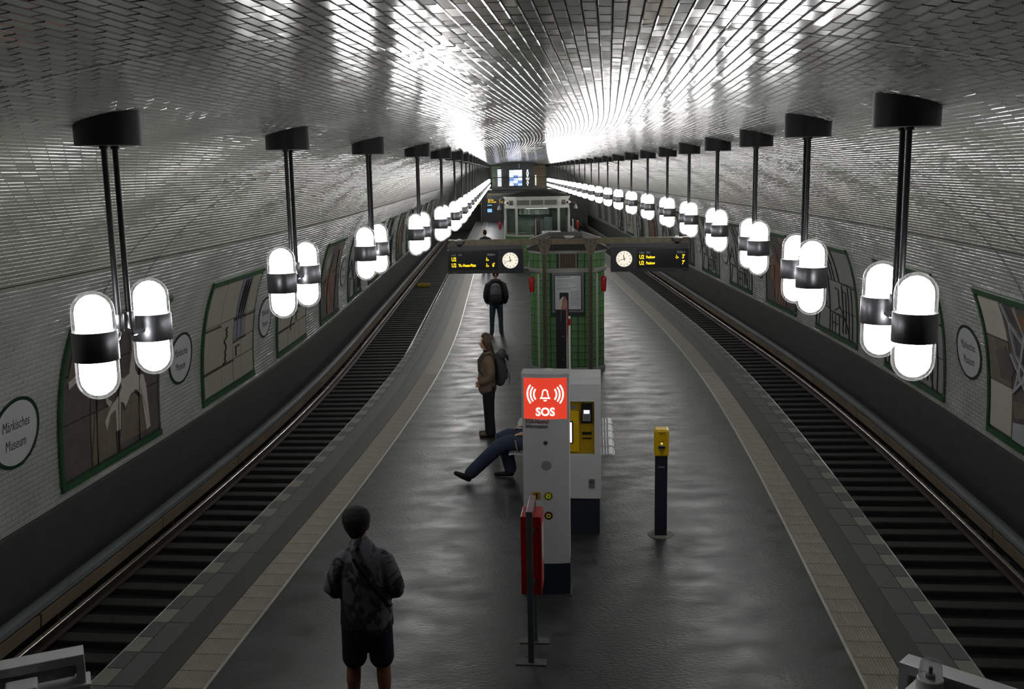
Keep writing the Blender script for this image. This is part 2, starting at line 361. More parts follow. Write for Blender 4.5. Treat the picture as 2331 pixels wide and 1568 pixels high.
Tt = np.stack([ks / nn, 1 / nn, 0 * ks], -1)                               # along the tunnel
Nl = np.stack([1 / nn, -ks / nn, 0 * ks], -1)                              # lateral
Vt = Nl * (side * duP)[:, None] + np.array([0, 0, 1.]) * dzP[:, None]      # up the arc
Nn = -Nl * (side * dzP)[:, None] + np.array([0, 0, 1.]) * duP[:, None]     # into the room
wave = .0022 * np.sin(sc_ * 2.1 + vh * 1.3) + .0018 * np.sin(sc_ * .9 - vh * 2.4 + side)
tilt_v = rng.normal(0, .0155, nT); tilt_s = rng.normal(0, .0045, nT); lift = rng.normal(0, .0004, nT) + wave * .3
hl, hv, gp, th, bv = TL / 2, RH / 2, .0026, .0062, .0056
def corners(hl_, hv_, h):
    out = []
    for a, b in ((-1, -1), (1, -1), (1, 1), (-1, 1)):
        hh = h + (lift + a * hl_ * tilt_s + b * hv_ * tilt_v if h > 0 else 0 * lift)
        out.append(cen + Tt * (a * hl_) + Vt * (b * hv_) + Nn * np.asarray(hh).reshape(-1, 1))
    return out
c_bot = corners(hl - gp, hv - gp, 0.); c_top = corners(hl - gp - bv, hv - gp - bv, th)
allc = np.stack(c_bot + c_top, 1)                                          # nT x 8 x 3
# the 300 tiles that show largest from the platform stair become parts of their own
d = cen - np.array([0, 0, CAM_H]); dz_ = d @ np.array(_fw); px = IMG_W / 2 + FPX * (d @ np.array(CR)) / dz_; py = IMG_H / 2 - FPX * (d @ np.array(CU)) / dz_
dist = np.linalg.norm(d, axis=1); facing = np.abs((d * Nn).sum(1)) / dist
area = np.where((dz_ > 1) & (px > 15) & (px < IMG_W - 15) & (py > 12) & (py < 1200), facing / dist ** 2, 0)
big = np.argsort(-area)[:300]; is_big = np.zeros(nT, bool); is_big[big] = True
tile_faces = ((4, 5, 6, 7), (0, 1, 5, 4), (1, 2, 6, 5), (2, 3, 7, 6), (3, 0, 4, 7))
def fast_mesh(name, verts, quads, m):
    me = bpy.data.meshes.new(name); me.vertices.add(len(verts)); me.vertices.foreach_set('co', verts.astype(np.float32).ravel())
    nq = len(quads); me.loops.add(nq * 4); me.polygons.add(nq)
    me.polygons.foreach_set('loop_start', np.arange(nq, dtype=np.int32) * 4)
    me.loops.foreach_set('vertex_index', quads.astype(np.int32).ravel()); me.materials.append(m); me.update(calc_edges=True); me.polygons.foreach_set('use_smooth', [False] * nq); me.shade_flat(); return me
rest = allc[~is_big]; base = (np.arange(len(rest)) * 8)[:, None, None]
q = (base + np.array(tile_faces)[None]).reshape(-1, 4)
# orient every quad toward the room on both halves
flip = (side[~is_big] > 0)
qq = q.reshape(len(rest), 5, 4); qq[flip] = qq[flip][:, :, ::-1]
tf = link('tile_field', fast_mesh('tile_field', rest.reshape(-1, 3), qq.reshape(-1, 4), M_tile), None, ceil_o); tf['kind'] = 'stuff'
mbt = MB(); x, y = hl - gp, hv - gp
mbt.add([(-x, -y, 0), (x, -y, 0), (x, y, 0), (-x, y, 0), (-x + bv, -y + bv, th), (x - bv, -y + bv, th), (x - bv, y - bv, th), (-x + bv, y - bv, th)], list(tile_faces) + [(3, 2, 1, 0)])
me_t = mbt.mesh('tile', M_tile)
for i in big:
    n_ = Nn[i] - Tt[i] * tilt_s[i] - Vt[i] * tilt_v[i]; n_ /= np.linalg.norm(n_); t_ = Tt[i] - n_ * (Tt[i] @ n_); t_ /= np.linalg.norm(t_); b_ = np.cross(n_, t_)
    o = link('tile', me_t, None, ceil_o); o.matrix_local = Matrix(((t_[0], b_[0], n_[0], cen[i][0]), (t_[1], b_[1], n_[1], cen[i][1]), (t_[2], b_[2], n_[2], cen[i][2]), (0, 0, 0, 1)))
# expansion joints: arches across the vault and the springing line along it
M_joint = mat('joint_filler', (52, 52, 50), rough=.6, var=.1)
for s in (5.34, 12.9, 14.06, 26.2, 38., 50.):
    mb = MB(); vv_ = np.linspace(.1, 2 * VL - .1, 80); ring = []
    for v in vv_:
        sd = -1 if v < VL else 1; vh_ = v if v < VL else 2 * VL - v
        ring.append([V(sd, s + a, vh_, .0085) for a in (-.012, .012)])
    vs = [p for r in ring for p in r]; mb.add([tuple(map(float, v)) for v in vs], [(2 * i, 2 * i + 1, 2 * i + 3, 2 * i + 2) for i in range(len(ring) - 1)])
    mb.build('joint_strip', M_joint, ceil_o)
for sd in (-1, 1):
    mb = MB(); S = np.arange(3, 96, .6); a = V(sd, S, 3.36 + 0 * S, .0095); b = V(sd, S, 3.385 + 0 * S, .0095)
    vs = [tuple(map(float, p)) for pr in zip(a, b) for p in pr]; mb.add(vs, [(2 * i, 2 * i + 1, 2 * i + 3, 2 * i + 2) for i in range(len(S) - 1)])
    mb.build('joint_strip', M_joint, ceil_o)
# end walls of the hall
for nm, s in (('back', S_A + .02), ('far', 96.9)):
    mb = MB(); pts = [(-6.8, -1.3)] + prof_pts + [(6.8, -1.3)]; mb.add([F(s, u, z) for u, z in pts], [tuple(range(len(pts)))])
    struct(mb.build('wall_' + nm, mat('end_wall', (120, 124, 116), rough=.6, var=.1)), 'grey end wall closing the vault at the %s' % nm, 'wall')

# ------------------------------------------------------------------ tracks
me_tie = MB().box(-1.0, 1.0, -.11, .11, -.10, 0, bev=.02).mesh('sleeper', M_tie)
for sd, nm in ((-1, 'left'), (1, 'right')):
    tr = empty('railway_track', F(8, sd * 5.23, -1.12), 0, 'steel railway track on dark sleepers, %s of the platform' % nm, 'track', 'railway tracks')
    loc0 = Vector(tr.location)
    def addp(o):
        o.parent = tr; o.location = Vector(o.location) - loc0; return o
    for r_ in (sd * (5.23 - .75), sd * (5.23 + .75)):
        rl = sweep('rail', [(r_ - .06, -1.05), (r_ - .06, -1.03), (r_ - .012, -1.015), (r_ - .012, -.955), (r_ - .034, -.945), (r_ - .034, -.908), (r_ + .034, -.908), (r_ + .034, -.945), (r_ + .012, -.955), (r_ + .012, -1.015), (r_ + .06, -1.03), (r_ + .06, -1.05)], S_A, 97, .5, M_rail, closed=True); addp(rl)
        hd = sweep('rail_head', [(r_ - .030, -.909), (r_ - .024, -.900), (r_ + .024, -.900), (r_ + .030, -.909)], S_A, 97, .5, M_railtop, closed=True); hd.parent = rl
    k = 0
    for s in np.arange(8.2, 95, .5):
        if k >= 174: break
        k += 1; o = link('sleeper', me_tie, None, None, F(s, sd * 5.23, -1.055), (0, 0, HEAD(s) + random.uniform(-.01, .01))); addp(o)
    # live rail with its protective cover, near the wall
    t3 = empty('third_rail', F(8, sd * 6.3, -1.1), 0, 'covered live rail with brown guard boards along the %s wall' % nm, 'live rail', 'live rails'); l3 = Vector(t3.location)
    c = sweep('cover', [(sd * a, b) for a, b in ((6.13, -.72), (6.14, -.665), (6.19, -.64), (6.25, -.64), (6.30, -.665), (6.31, -.72))], S_A, 97, .5, M_cover, closed=True, smooth=True); c.parent = t3; c.location = -l3
    r3 = sweep('conductor_rail', [(sd * a, b) for a, b in ((6.18, -.92), (6.18, -.82), (6.26, -.82), (6.26, -.92))], S_A, 97, .5, M_rail, closed=True); r3.parent = t3; r3.location = -l3
    s = 7.2; 
    while s < 95:
        ln = 3.4; bd = sweep('guard_board', [(sd * a, b) for a, b in ((6.12, -.90), (6.10, -.735), (6.13, -.735), (6.15, -.90))], s + .02, min(96, s + ln - .02), .5, M_board, closed=True); bd.parent = t3; bd.location = -l3
        br = MB().box(-.03, .09, -.03, .03, -.26, .0).build('bracket', M_rail, t3); br.location = Vector(F(s + .4, sd * 6.22, -.86)) - l3; s += ln
yb = empty('track_magnet', F(47.9, -5.41, -1.05), HEAD(47.9), 'yellow box lying between the rails of the left track', 'box')
MB().box(-.3, .3, -.13, .13, 0, .14, bev=.02).build('housing', mat('dull_yellow', (170, 140, 40), rough=.6), yb)
MB().box(-.24, .24, -.1, .1, .14, .16, bev=.008).build('lid', mat('dull_yellow', (170, 140, 40)), yb)

# ------------------------------------------------------------------ pendant lamps
LAMP_Z = 4.67
def canopy_mesh(sd):
    mb = MB(); seg = 28; r = .235; vs = []
    for z_top in (0, 1):
        for j in range(seg):
            t = 2 * math.pi * j / seg; x = r * math.cos(t); y = r * math.sin(t)
            vs.append((x, y, 0 if not z_top else zvault(2.75 + sd * x) - LAMP_Z + .004))
    fs = [(j, (j + 1) % seg, seg + (j + 1) % seg, seg + j) for j in range(seg)] + [tuple(range(seg))[::-1], tuple(range(seg, 2 * seg))]
    mb.add(vs, fs); return mb.mesh('canopy', M_black, True)
ME = {-1: canopy_mesh(-1), 1: canopy_mesh(1)}
PO, HO, HZ = .083, .44, -1.39
me_pole = MB().tube([(0, 0, 0), (0, 0, -1.27)], .0215, 12).mesh('pole', M_black, True)
me_flange = MB().lathe([(.0225, -.022), (.033, -.022), (.033, 0), (.0225, 0)], 14).mesh('flange', M_black, True)
me_collar = MB().lathe([(.018, -1.345), (.036, -1.345), (.038, -1.34), (.038, -1.225), (.036, -1.22), (.018, -1.22)], 14).mesh('collar', M_steel, True)
me_arm = MB().tube([(0, 0, -1.27), (0, .004, -1.34), (0, .018, -1.375), (0, .045, -1.395), (0, .09, -1.40), (0, HO - PO - .13, -1.40)], .0195, 12).mesh('arm', M_chrome, True)
me_band = MB().lathe([(.120, -.105), (.152, -.105), (.155, -.101), (.155, .101), (.152, .105), (.120, .105)], 32).mesh('lamp_band', M_band, True)
def dome(r, z0, top, seg, n=6):
    pr = [(r, z0), (r, (z0 + top - r) / 2), (r, top - r)] + [(r * math.cos(a), top - r + r * math.sin(a)) for a in [math.pi / 2 * i / n for i in range(1, n)]] + [(r * .06, top)]
    return pr
me_diff = MB().lathe(dome(.122, .1, .360, 14, 4), 14, capb=False).mesh('diffuser', M_lamp, True)
me_diff_far = MB().lathe(dome(.122, .1, .360, 8, 3), 8, capb=False).mesh('diffuser', M_lamp, True)
me_glass = MB().lathe(dome(.147, .1, .386, 24), 24, capb=False, capt=True).mesh('glass_cover', M_lampglass, True)
def head_parts(parent, y, near=True):
    h = link('lamp_head', me_band, None, parent, (0, y, HZ))
    for fl in (0, math.pi):
        link('diffuser', me_diff if near else me_diff_far, None, h, rot=(fl, 0, 0))
        if near: link('glass_cover', me_glass, None, h, rot=(fl, 0, 0))
    return h
def lamp(s, u, label, detail):
    sd = -1 if u < 0 else 1
    z = LAMP_Z + (zvault(u) - zvault(2.75)); p, h = at(s, u, z)
    t = empty('pendant_lamp', p, h, label, 'lamp', 'twin capsule pendant lamps, %s row' % ('left' if sd < 0 else 'right'))
    link('canopy', ME[sd], None, t)
    for e in (-1, 1):
        link('pole', me_pole, None, t, (0, e * PO, 0))
        if detail:
            link('flange', me_flange, None, t, (0, e * PO, 0)); link('collar', me_collar, None, t, (0, e * PO, 0))
            link('arm', me_arm, None, t, (0, e * PO, 0), (0, 0, 0 if e > 0 else math.pi))
        head_parts(t, e * HO, detail)
ORD = ['nearest', 'second', 'third', 'fourth', 'fifth', 'sixth', 'seventh', 'eighth', 'ninth', 'tenth', 'eleventh', 'twelfth', 'thirteenth', 'fourteenth', 'fifteenth', 'sixteenth', 'seventeenth', 'eighteenth', 'nineteenth', 'twentieth', 'twenty-first', 'twenty-second', 'twenty-third', 'twenty-fourth']
LPOS = {-1: [(7.07, -2.94), (10.70, -2.79), (14.38, -2.77), (18.42, -2.73), (22.09, -2.72)], 1: [(7.62, 2.80), (10.67, 2.69), (14.54, 2.75), (18.25, 2.70), (22.0, 2.68)]}
for sd in (-1, 1):
    for i in range(24):
        s, u = LPOS[sd][i] if i < 5 else (22.1 + 3.72 * (i - 4), sd * 2.72)
        lamp(s, u, ('twin white capsule lamp on black stems, %s from the viewer in the %s row' % (ORD[i], 'left' if sd < 0 else 'right')), i < 8)

# ------------------------------------------------------------------ wall art and station name roundels
def wallpoly(mb, side, s0, pts, o0, o1, k=0):        # pts (a along reading direction in m, v up the arc in m)
    S = [s0 + (a if side < 0 else -a) for a, _ in pts]; v = [b for _, b in pts]
    lo = V(side, np.array(S), np.array(v), o0); hi = V(side, np.array(S), np.array(v), o1); n = len(pts)
    vs = [tuple(map(float, p)) for p in lo] + [tuple(map(float, p)) for p in hi]
    mb.add(vs, [tuple(range(n, 2 * n))] + [(i, (i + 1) % n, n + (i + 1) % n, n + i) for i in range(n)], k)
def wallrect(mb, side, s0, a0, a1, v0, v1, o0, o1, k=0):
    nv = max(1, int(math.ceil((v1 - v0) / .25)))
    for i in range(nv):
        wallpoly(mb, side, s0, [(a0, v0 + (v1 - v0) * i / nv), (a1, v0 + (v1 - v0) * i / nv), (a1, v0 + (v1 - v0) * (i + 1) / nv), (a0, v0 + (v1 - v0) * (i + 1) / nv)], o0, o1, k)
def wallline(mb, side, s0, pts, w, o0, o1, k=0):
    for (a0, b0), (a1, b1) in zip(pts[:-1], pts[1:]):
        L = math.hypot(a1 - a0, b1 - b0); nx, ny = -(b1 - b0) / L * w / 2, (a1 - a0) / L * w / 2; ns = max(1, int(L / .4))
        for i in range(ns):
            t0, t1 = i / ns, (i + 1) / ns; pa = (a0 + (a1 - a0) * t0, b0 + (b1 - b0) * t0); pb = (a0 + (a1 - a0) * t1, b0 + (b1 - b0) * t1)
            wallpoly(mb, side, s0, [(pa[0] - nx, pa[1] - ny), (pb[0] - nx, pb[1] - ny), (pb[0] + nx, pb[1] + ny), (pa[0] + nx, pa[1] + ny)], o0, o1, k)

M_cream = mat('mural_cream', (140, 137, 124), rough=.6, var=.06, vscale=2)
M_cream2 = mat('mural_pale_grey', (128, 130, 129), rough=.6, var=.08, vscale=2)
M_blue = mat('mural_blue_grey', (108, 110, 122), rough=.6, var=.12, vscale=5)
M_dark = mat('mural_dark_stone', (72, 68, 66), rough=.8, var=.3, vscale=3, bump=.5, bscale=14)
M_brown = mat('mural_brown_stone', (98, 90, 76), rough=.8, var=.25, vscale=5, bump=.4, bscale=20)
M_terra = mat('mural_terracotta', (104, 66, 50), rough=.8, var=.3, vscale=5, bump=.4, bscale=20)
M_ochre = mat('mural_ochre', (114, 80, 46), rough=.8, var=.2, vscale=6)
M_pale = mat('mural_white', (168, 164, 154), rough=.6, var=.08, vscale=4)
M_line = mat('mural_dark_line', (42, 40, 38), rough=.8, var=.1)
M_silver = mat('mural_grey_line', (150, 152, 156), rough=.5, var=.1)
MV0, MV1 = .13, 2.50
def mural(side, s_left, L, label, style, seed):
    r = random.Random(seed); t = empty('relief_mural', tuple(map(float, V(side, s_left + (L / 2 if side < 0 else -L / 2), .13, .0))), 0, label, 'mural', 'relief murals on the %s wall' % ('left' if side < 0 else 'right'))
    off = -Vector(t.location)
    def fin(mb, name, m): o = mb.build(name, m, t); o.location = off; return o
    mb = MB(); wallrect(mb, side, s_left, 0, L, MV1 - .10, MV1, 0, .05); fin(mb, 'top_border', M_greend)
    mb = MB(); wallrect(mb, side, s_left, 0, L, MV0, MV0 + .10, 0, .05); fin(mb, 'bottom_border', M_greend)
    mb = MB(); wallrect(mb, side, s_left, 0, .07, MV0 + .10, MV1 - .10, 0, .05); fin(mb, 'side_border', M_greend)
    mb = MB(); wallrect(mb, side, s_left, L - .05, L, MV0 + .10, MV1 - .10, 0, .03); fin(mb, 'side_border', M_greend if style != 'dark' else M_dark)
    mb = MB(); wallrect(mb, side, s_left, .07, L - .05, MV0 + .10, MV1 - .10, 0, .008); fin(mb, 'backing', M_line)
    a0, a1, b0, b1 = .09, L - .07, MV0 + .12, MV1 - .13
    W, H = a1 - a0, b1 - b0; A = lambda x: a0 + x * W; B = lambda y: b0 + y * H; g = .012
    def panel(x0, x1, y0, y1, m): mb = MB(); wallrect(mb, side, s_left, A(x0) + g, A(x1) - g, B(y0) + g, B(y1) - g, .006, .028 + r.uniform(0, .006)); fin(mb, 'panel', m)
    def poly(name, pts, m, h=.045): mb = MB(); wallpoly(mb, side, s_left, [(A(x), B(y)) for x, y in pts], .02, h); fin(mb, name, m)
    def line(pts, w, m, h=.05): mb = MB(); wallline(mb, side, s_left, [(A(x), B(y)) for x, y in pts], w, .02, h); fin(mb, 'relief_line', m)
    if style == 'plain':
        panel(0, .28, .62, 1, M_cream); panel(.28, .58, .62, 1, M_cream); panel(.58, .80, .62, 1, M_blue); panel(.80, 1, .62, 1, M_cream)
        panel(0, .55, .22, .62, M_cream); panel(.55, .80, .40, .60, M_blue); panel(.80, 1, .40, .62, M_cream); panel(.55, .72, .22, .40, M_cream); panel(.72, 1, .22, .40, M_cream)
        panel(0, .32, 0, .22, M_cream); panel(.32, .55, 0, .22, M_cream); panel(.55, .72, 0, .22, M_cream); panel(.72, 1, 0, .22, M_cream)
        for x in (.62, .67, .72): line([(x, .63), (x + .03, .99)], .015, M_line)
        for x in (.63, .71): line([(x, .41), (x, .60)], .03, M_cream2)
        line([(.0, .60), (.28, .60)], .03, M_line); line([(.55, .60), (1, .60)], .03, M_line); line([(.0, .21), (.55, .215)], .025, M_line); line([(.55, .385), (.82, .395)], .025, M_line)
        y = .56; x = .42
        for i in range(16): x2, y2 = x + r.uniform(-.05, .045), y - r.uniform(.012, .04); line([(x, y), (x2, y2)], .022, M_line); x, y = max(.34, min(.5, x2)), y2
        line([(.60, .33), (.68, .335)], .03, M_line); line([(.61, .24), (.61, .33)], .014, M_line)
    elif style == 'letters':
        panel(0, .33, .62, 1, M_cream2); panel(.33, .60, .62, 1, M_cream2); panel(.60, 1, .62, 1, M_cream2); panel(0, .36, .30, .62, M_cream2); panel(.36, .70, .24, .62, M_cream2); panel(.70, 1, .30, .62, M_cream2); panel(0, .36, 0, .30, M_cream2); panel(.36, .70, 0, .24, M_cream2); panel(.70, 1, 0, .30, M_cream2)
        for x in (.33, .42, .49, .60): line([(x, 1.), (x + .05, .62)], .02, M_line)
        line([(.42, .84), (.53, .84)], .035, M_line)
        line([(.0, .36), (.16, .60), (.28, .30)], .028, M_line); line([(.08, .45), (.2, .44)], .03, M_line); poly('inlay', [(.18, .60), (.32, .60), (.32, .32), (.29, .31)], M_blue, .036)
        line([(.36, .62), (.36, .0)], .045, M_line); line([(.0, .31), (.34, .27)], .03, M_line); line([(.36, .24), (.74, .22)], .03, M_line); line([(.66, .62), (1, .60)], .03, M_line)
        line([(.70, .60), (.69, .04)], .026, M_line); line([(.78, .52), (.76, .05)], .022, M_line); line([(.70, .53), (.78, .52)], .02, M_line); line([(.52, .54), (.60, .53), (.60, .32), (.48, .27)], .022, M_line)
        line([(.62, .34), (.80, .14), (.86, .0)], .02, M_line); line([(.42, .12), (.55, .115)], .04, M_line); line([(.60, .24), (.60, .0)], .03, M_line); line([(.12, .28), (.05, .0)], .02, M_line)
        for x in (.42, .50): line([(x, .22), (x, .0)], .014, M_line)
        for x in (.84, .92): line([(x, .6), (x, .0)], .014, M_line)
    elif style == 'dark':
        for i in range(4):
            for j in range(3): panel(i / 4, (i + 1) / 4, [0, .37, .7][j], [.37, .7, 1][j], M_dark if (i != 1 or j != 0) else M_brown)
        poly('field', [(.03, .68), (.03, .97), (.24, .97), (.22, .84), (.14, .78), (.1, .70)], M_brown, .04); poly('river', [(.03, .66), (.12, .70), (.16, .78), (.25, .84), (.23, .76), (.15, .66), (.04, .61)], M_pale, .046)
        poly('river', [(.56, .98), (.60, .98), (.66, .80), (.70, .56), (.74, .50), (.80, .49), (.84, .40), (.88, .06), (.83, .05), (.79, .33), (.72, .40), (.66, .38), (.60, .30), (.585, .34), (.55, .36), (.54, .16), (.50, .16), (.495, .32), (.44, .30), (.40, .20), (.385, .27), (.45, .36), (.52, .40), (.56, .46), (.53, .56), (.57, .52), (.64, .54), (.64, .72), (.58, .90)], M_pale, .046)
        poly('river', [(.36, .62), (.38, .62), (.42, .42), (.46, .39), (.43, .36), (.40, .40)], M_pale, .046)
        poly('field', [(.50, .56), (.46, .44), (.40, .40), (.41, .55), (.44, .62)], M_brown, .038); poly('field', [(.56, .30), (.60, .28), (.64, .35), (.70, .38), (.78, .31), (.82, .05), (.52, .05), (.55, .14)], M_brown, .038); poly('field', [(.25, .05), (.30, .4), (.38, .26), (.44, .28), (.49, .31), (.49, .05)], M_brown, .036)
        for x in (.3, .52, .75): line([(x, 0), (x + .01, .62)], .012, M_line)
    elif style == 'map':
        panel(0, .26, .70, 1, M_pale); panel(0, .26, .36, .70, M_brown); panel(0, .26, 0, .36, M_pale); panel(.26, .6, .5, 1, M_dark); panel(.26, .6, 0, .5, M_dark); panel(.6, 1, .5, 1, M_terra); panel(.6, 1, 0, .5, M_dark)
        poly('field', [(.40, .96), (.75, .92), (.60, .66), (.50, .74)], M_ochre, .036); poly('field', [(.62, .45), (.95, .5), (.95, .2), (.70, .16)], M_terra, .036)
        poly('field', [(.10, .60), (.22, .66), (.30, .50), (.26, .42), (.14, .40)], M_dark, .04); poly('field', [(.28, .28), (.40, .30), (.42, .2), (.3, .16)], M_brown, .042); poly('field', [(.28, .12), (.44, .16), (.44, 0), (.28, 0)], M_silver, .04)
        for pts in ([(.30, 1), (.33, .86), (.50, .68), (.80, .95)], [(.33, .86), (.34, .62), (.55, .42), (1, .20)], [(.50, .68), (.40, .46), (.28, .34)], [(.44, 1), (.48, .80), (.30, .36)], [(.28, .62), (.46, .34), (.70, .0)], [(.40, .46), (.85, .52), (1, .62)], [(.60, .70), (.66, .44), (.62, .3)], [(.5, .32), (.48, .14), (.6, .0)], [(.38, .60), (.36, .44)], [(.80, .95), (.88, .5), (.8, .1)]): line(pts, .05, M_silver, .055)
    else:      # 'brown' relief
        for i in range(3):
            for j in range(2): panel(i / 3, (i + 1) / 3, j / 2, (j + 1) / 2, M_brown if (i + j) % 2 else M_dark)
        poly('field', [(.34, .02), (.30, .30), (.38, .56), (.46, .86), (.52, .60), (.66, .48), (.64, .22), (.60, .02)], M_terra, .046)
        poly('field', [(.16, .40), (.24, .58), (.32, .52), (.28, .34), (.20, .28)], M_ochre, .04); poly('field', [(.10, .8), (.3, .92), (.34, .7), (.16, .64)], M_cream2, .036)
        for k in range(6):
            x = .3 + .06 * k; line([(x, .05), (x + r.uniform(-.05, .05), .3), (x + r.uniform(-.06, .06), .52)], .03, M_pale if k % 2 else M_line)
        line([(.02, .50), (.5, .56), (.98, .64)], .02, M_line); line([(.7, .02), (.8, .4), (.74, .9)], .02, M_line)
MST = {-1: ['dark', 'plain', 'plain', 'brown', 'letters', 'plain', 'letters', 'brown', 'letters', 'plain', 'letters', 'brown'], 1: ['map', 'letters', 'letters', 'brown', 'letters', 'letters', 'brown', 'letters', 'brown', 'letters', 'plain', 'letters']}
MDESC = {'dark': 'dark stone relief mural with pale branching river shapes', 'plain': 'cream panelled relief mural with thin dark joints', 'brown': 'brown and terracotta relief mural', 'letters': 'pale grey relief mural with dark angular lines', 'map': 'dark and ochre relief mural crossed by grey lines'}
for sd in (-1, 1):
    for i, st in enumerate(MST[sd]):
        a, b = MURALS[sd][i]; mural(sd, a if sd < 0 else b, b - a, '%s, %s along the %s wall' % (MDESC[st], ORD[i] if i else 'nearest', 'left' if sd < 0 else 'right'), st, 100 + i + 50 * (sd > 0))

M_disc = mat('roundel_white', (176, 178, 180), rough=.35, var=.04, vscale=3)
M_ring = mat('roundel_green', (30, 50, 36), rough=.35, var=.15)
tx1 = text_data('Märkisches', .20, 'CENTER', .66, .0, 0.); tx2 = text_data('Museum', .20, 'CENTER', .66, .0, 0.)
def roundel(side, s, v, ra, rv, label):
    t = empty('station_roundel', tuple(map(float, V(side, s, v - rv, 0))), 0, label, 'sign', 'station name roundels'); off = -Vector(t.location); seg = 40
    def ringmesh(k0, k1, o0, o1, name, m):
        mb = MB(); vs = []; 
        for k, o in ((k0, o1), (k1, o1), (k1, o0)):
            for j in range(seg):
                tt = 2 * math.pi * j / seg; vs.append(tuple(map(float, V(side, s + k * ra * math.cos(tt), v + k * rv * math.sin(tt), o))))
        fs = [(i * seg + j, i * seg + (j + 1) % seg, (i + 1) * seg + (j + 1) % seg, (i + 1) * seg + j) for i in range(2) for j in range(seg)]
        mb.add(vs, fs); o_ = mb.build(name, m, t); o_.location = off; return o_
    ringmesh(.90, 1.0, .0, .020, 'rim', M_ring)
    mb = MB(); rings = 5; vs = [tuple(map(float, V(side, s, v, .016)))]
    for i in range(1, rings + 1):
        for j in range(seg):
            tt = 2 * math.pi * j / seg; vs.append(tuple(map(float, V(side, s + .91 * ra * i / rings * math.cos(tt), v + .91 * rv * i / rings * math.sin(tt), .016))))
    fs = [(0, 1 + j, 1 + (j + 1) % seg) for j in range(seg)] + [(1 + i * seg + j, 1 + i * seg + (j + 1) % seg, 1 + (i + 1) * seg + (j + 1) % seg, 1 + (i + 1) * seg + j) for i in range(rings - 1) for j in range(seg)]
    mb.add(vs, fs); d_ = mb.build('disc', M_disc, t); d_.location = off
    for src, dv in ((tx1, .045), (tx2, -.205)):
        me = src.copy(); k = ra / .52
        for vx in me.vertices:
            w = V(side, s + (vx.co.x * k if side < 0 else -vx.co.x * k), v + vx.co.y + dv, .0185); vx.co = tuple(map(float, w))
        me.materials.clear(); me.materials.append(M_ink); o_ = link('lettering', me, None, t); o_.location = off
for sd, s_first, pitch, n in ((-1, 11.38, 5.1, 9), (1, 16.75, 5.05, 8)):
    for i in range(n):
        roundel(sd, s_first + pitch * i, 1.25, .52, .46, 'white round station name sign with green rim, %s on the %s wall' % (ORD[i] if i else 'nearest', 'left' if sd < 0 else 'right'))

# ================================================================== furniture on the platform
# ------------------------------------------------------------------ emergency call pillar
p_, h_ = at(9.98, .02); h_ += .0
sos = empty('emergency_pillar', p_, h_, 'white emergency call pillar with glowing red bell panel', 'pillar')
def bowed(w, d, bow, n=10):     # plan outline, front (towards -y) bowed out
    pts = [(-w / 2 + w * i / n, -d / 2 - bow * (1 - (2 * i / n - 1) ** 2)) for i in range(n + 1)]
    return pts + [(w / 2, d / 2), (-w / 2, d / 2)]
PW, PD, BO = .475, .24, .035
MB().prism(bowed(PW, PD, BO), .36, 1.905).build('body', M_white, sos, True)
MB().prism(bowed(PW + .004, PD + .004, BO), 0.015, .36).build('base', M_navy, sos, True)
MB().prism(bowed(PW + .03, PD + .03, BO), 0, .016).build('foot_plate', M_galv, sos)
mb = MB(); mb.prism(bowed(PW + .012, PD + .012, BO), 2.335, 2.375); mb.box(-PW / 2 - .004, -PW / 2 + .018, -PD / 2 - .006, PD / 2, 1.905, 2.335); mb.box(PW / 2 - .018, PW / 2 + .004, -PD / 2 - .006, PD / 2, 1.905, 2.335); mb.box(-PW / 2, PW / 2, PD / 2 - .02, PD / 2, 1.905, 2.335)
mb.build('sign_housing', M_white, sos)
M_sosred = mat('sos_red_panel', (120, 20, 14), rough=.35, var=0, emit=(222, 66, 46), estr=.58); M_soswhite = mat('sos_white_print', (250, 245, 235), rough=.4, var=0, emit=(255, 246, 230), estr=.8)
pan = MB().prism(bowed(PW - .036, .10, BO * .9), 1.908, 2.333).build('sign_panel', M_sosred, sos, True, loc=(0, -PD / 2 + .052, 0))
def bowy(x): return -PD / 2 - BO * .9 * (1 - (2 * x / (PW - .036)) ** 2) - .0035 - .002
def arc_print(cx, cz, r, w, a0, a1, n=14):
    mb = MB(); vs = []; 
    for i in range(n + 1):
        a = a0 + (a1 - a0) * i / n
        for rr in (r - w / 2, r + w / 2): x = cx + rr * math.cos(a); vs.append((x, bowy(x) + PD / 2 - .052, cz + rr * math.sin(a)))
    mb.add(vs, [(2 * i, 2 * i + 1, 2 * i + 3, 2 * i + 2) for i in range(n)]); return mb.build('wave_mark', M_soswhite, pan)
for r in (.085, .118, .151):
    arc_print(.03, 2.165, r, .017, -.72 + .04, .72 - .04); arc_print(-.03, 2.165, r, .017, math.pi - .68, math.pi + .68)
bell = [(-.050, 2.118), (-.054, 2.124), (-.040, 2.142), (-.034, 2.165), (-.030, 2.195), (-.022, 2.212), (0, 2.220), (.022, 2.212), (.030, 2.195), (.034, 2.165), (.040, 2.142), (.054, 2.124), (.050, 2.118)]
inner = [(x * .62, 2.134 + (z - 2.118) * .70) for x, z in bell]
mb = MB(); n = len(bell); vs = [(x, bowy(x) + PD / 2 - .052, z) for x, z in bell] + [(x, bowy(x) + PD / 2 - .052, z) for x, z in inner]
mb.add(vs, [(i, (i + 1) % n, n + (i + 1) % n, n + i) for i in range(n)]); mb.build('bell_mark', M_soswhite, pan)
mb = MB(); vs = [(0.018 * math.cos(a), bowy(0) + PD / 2 - .052, 2.108 + .016 * math.sin(a)) for a in [math.pi + math.pi * i / 10 for i in range(11)]]; mb.add(vs, [tuple(range(11))]); mb.build('bell_clapper', M_soswhite, pan)
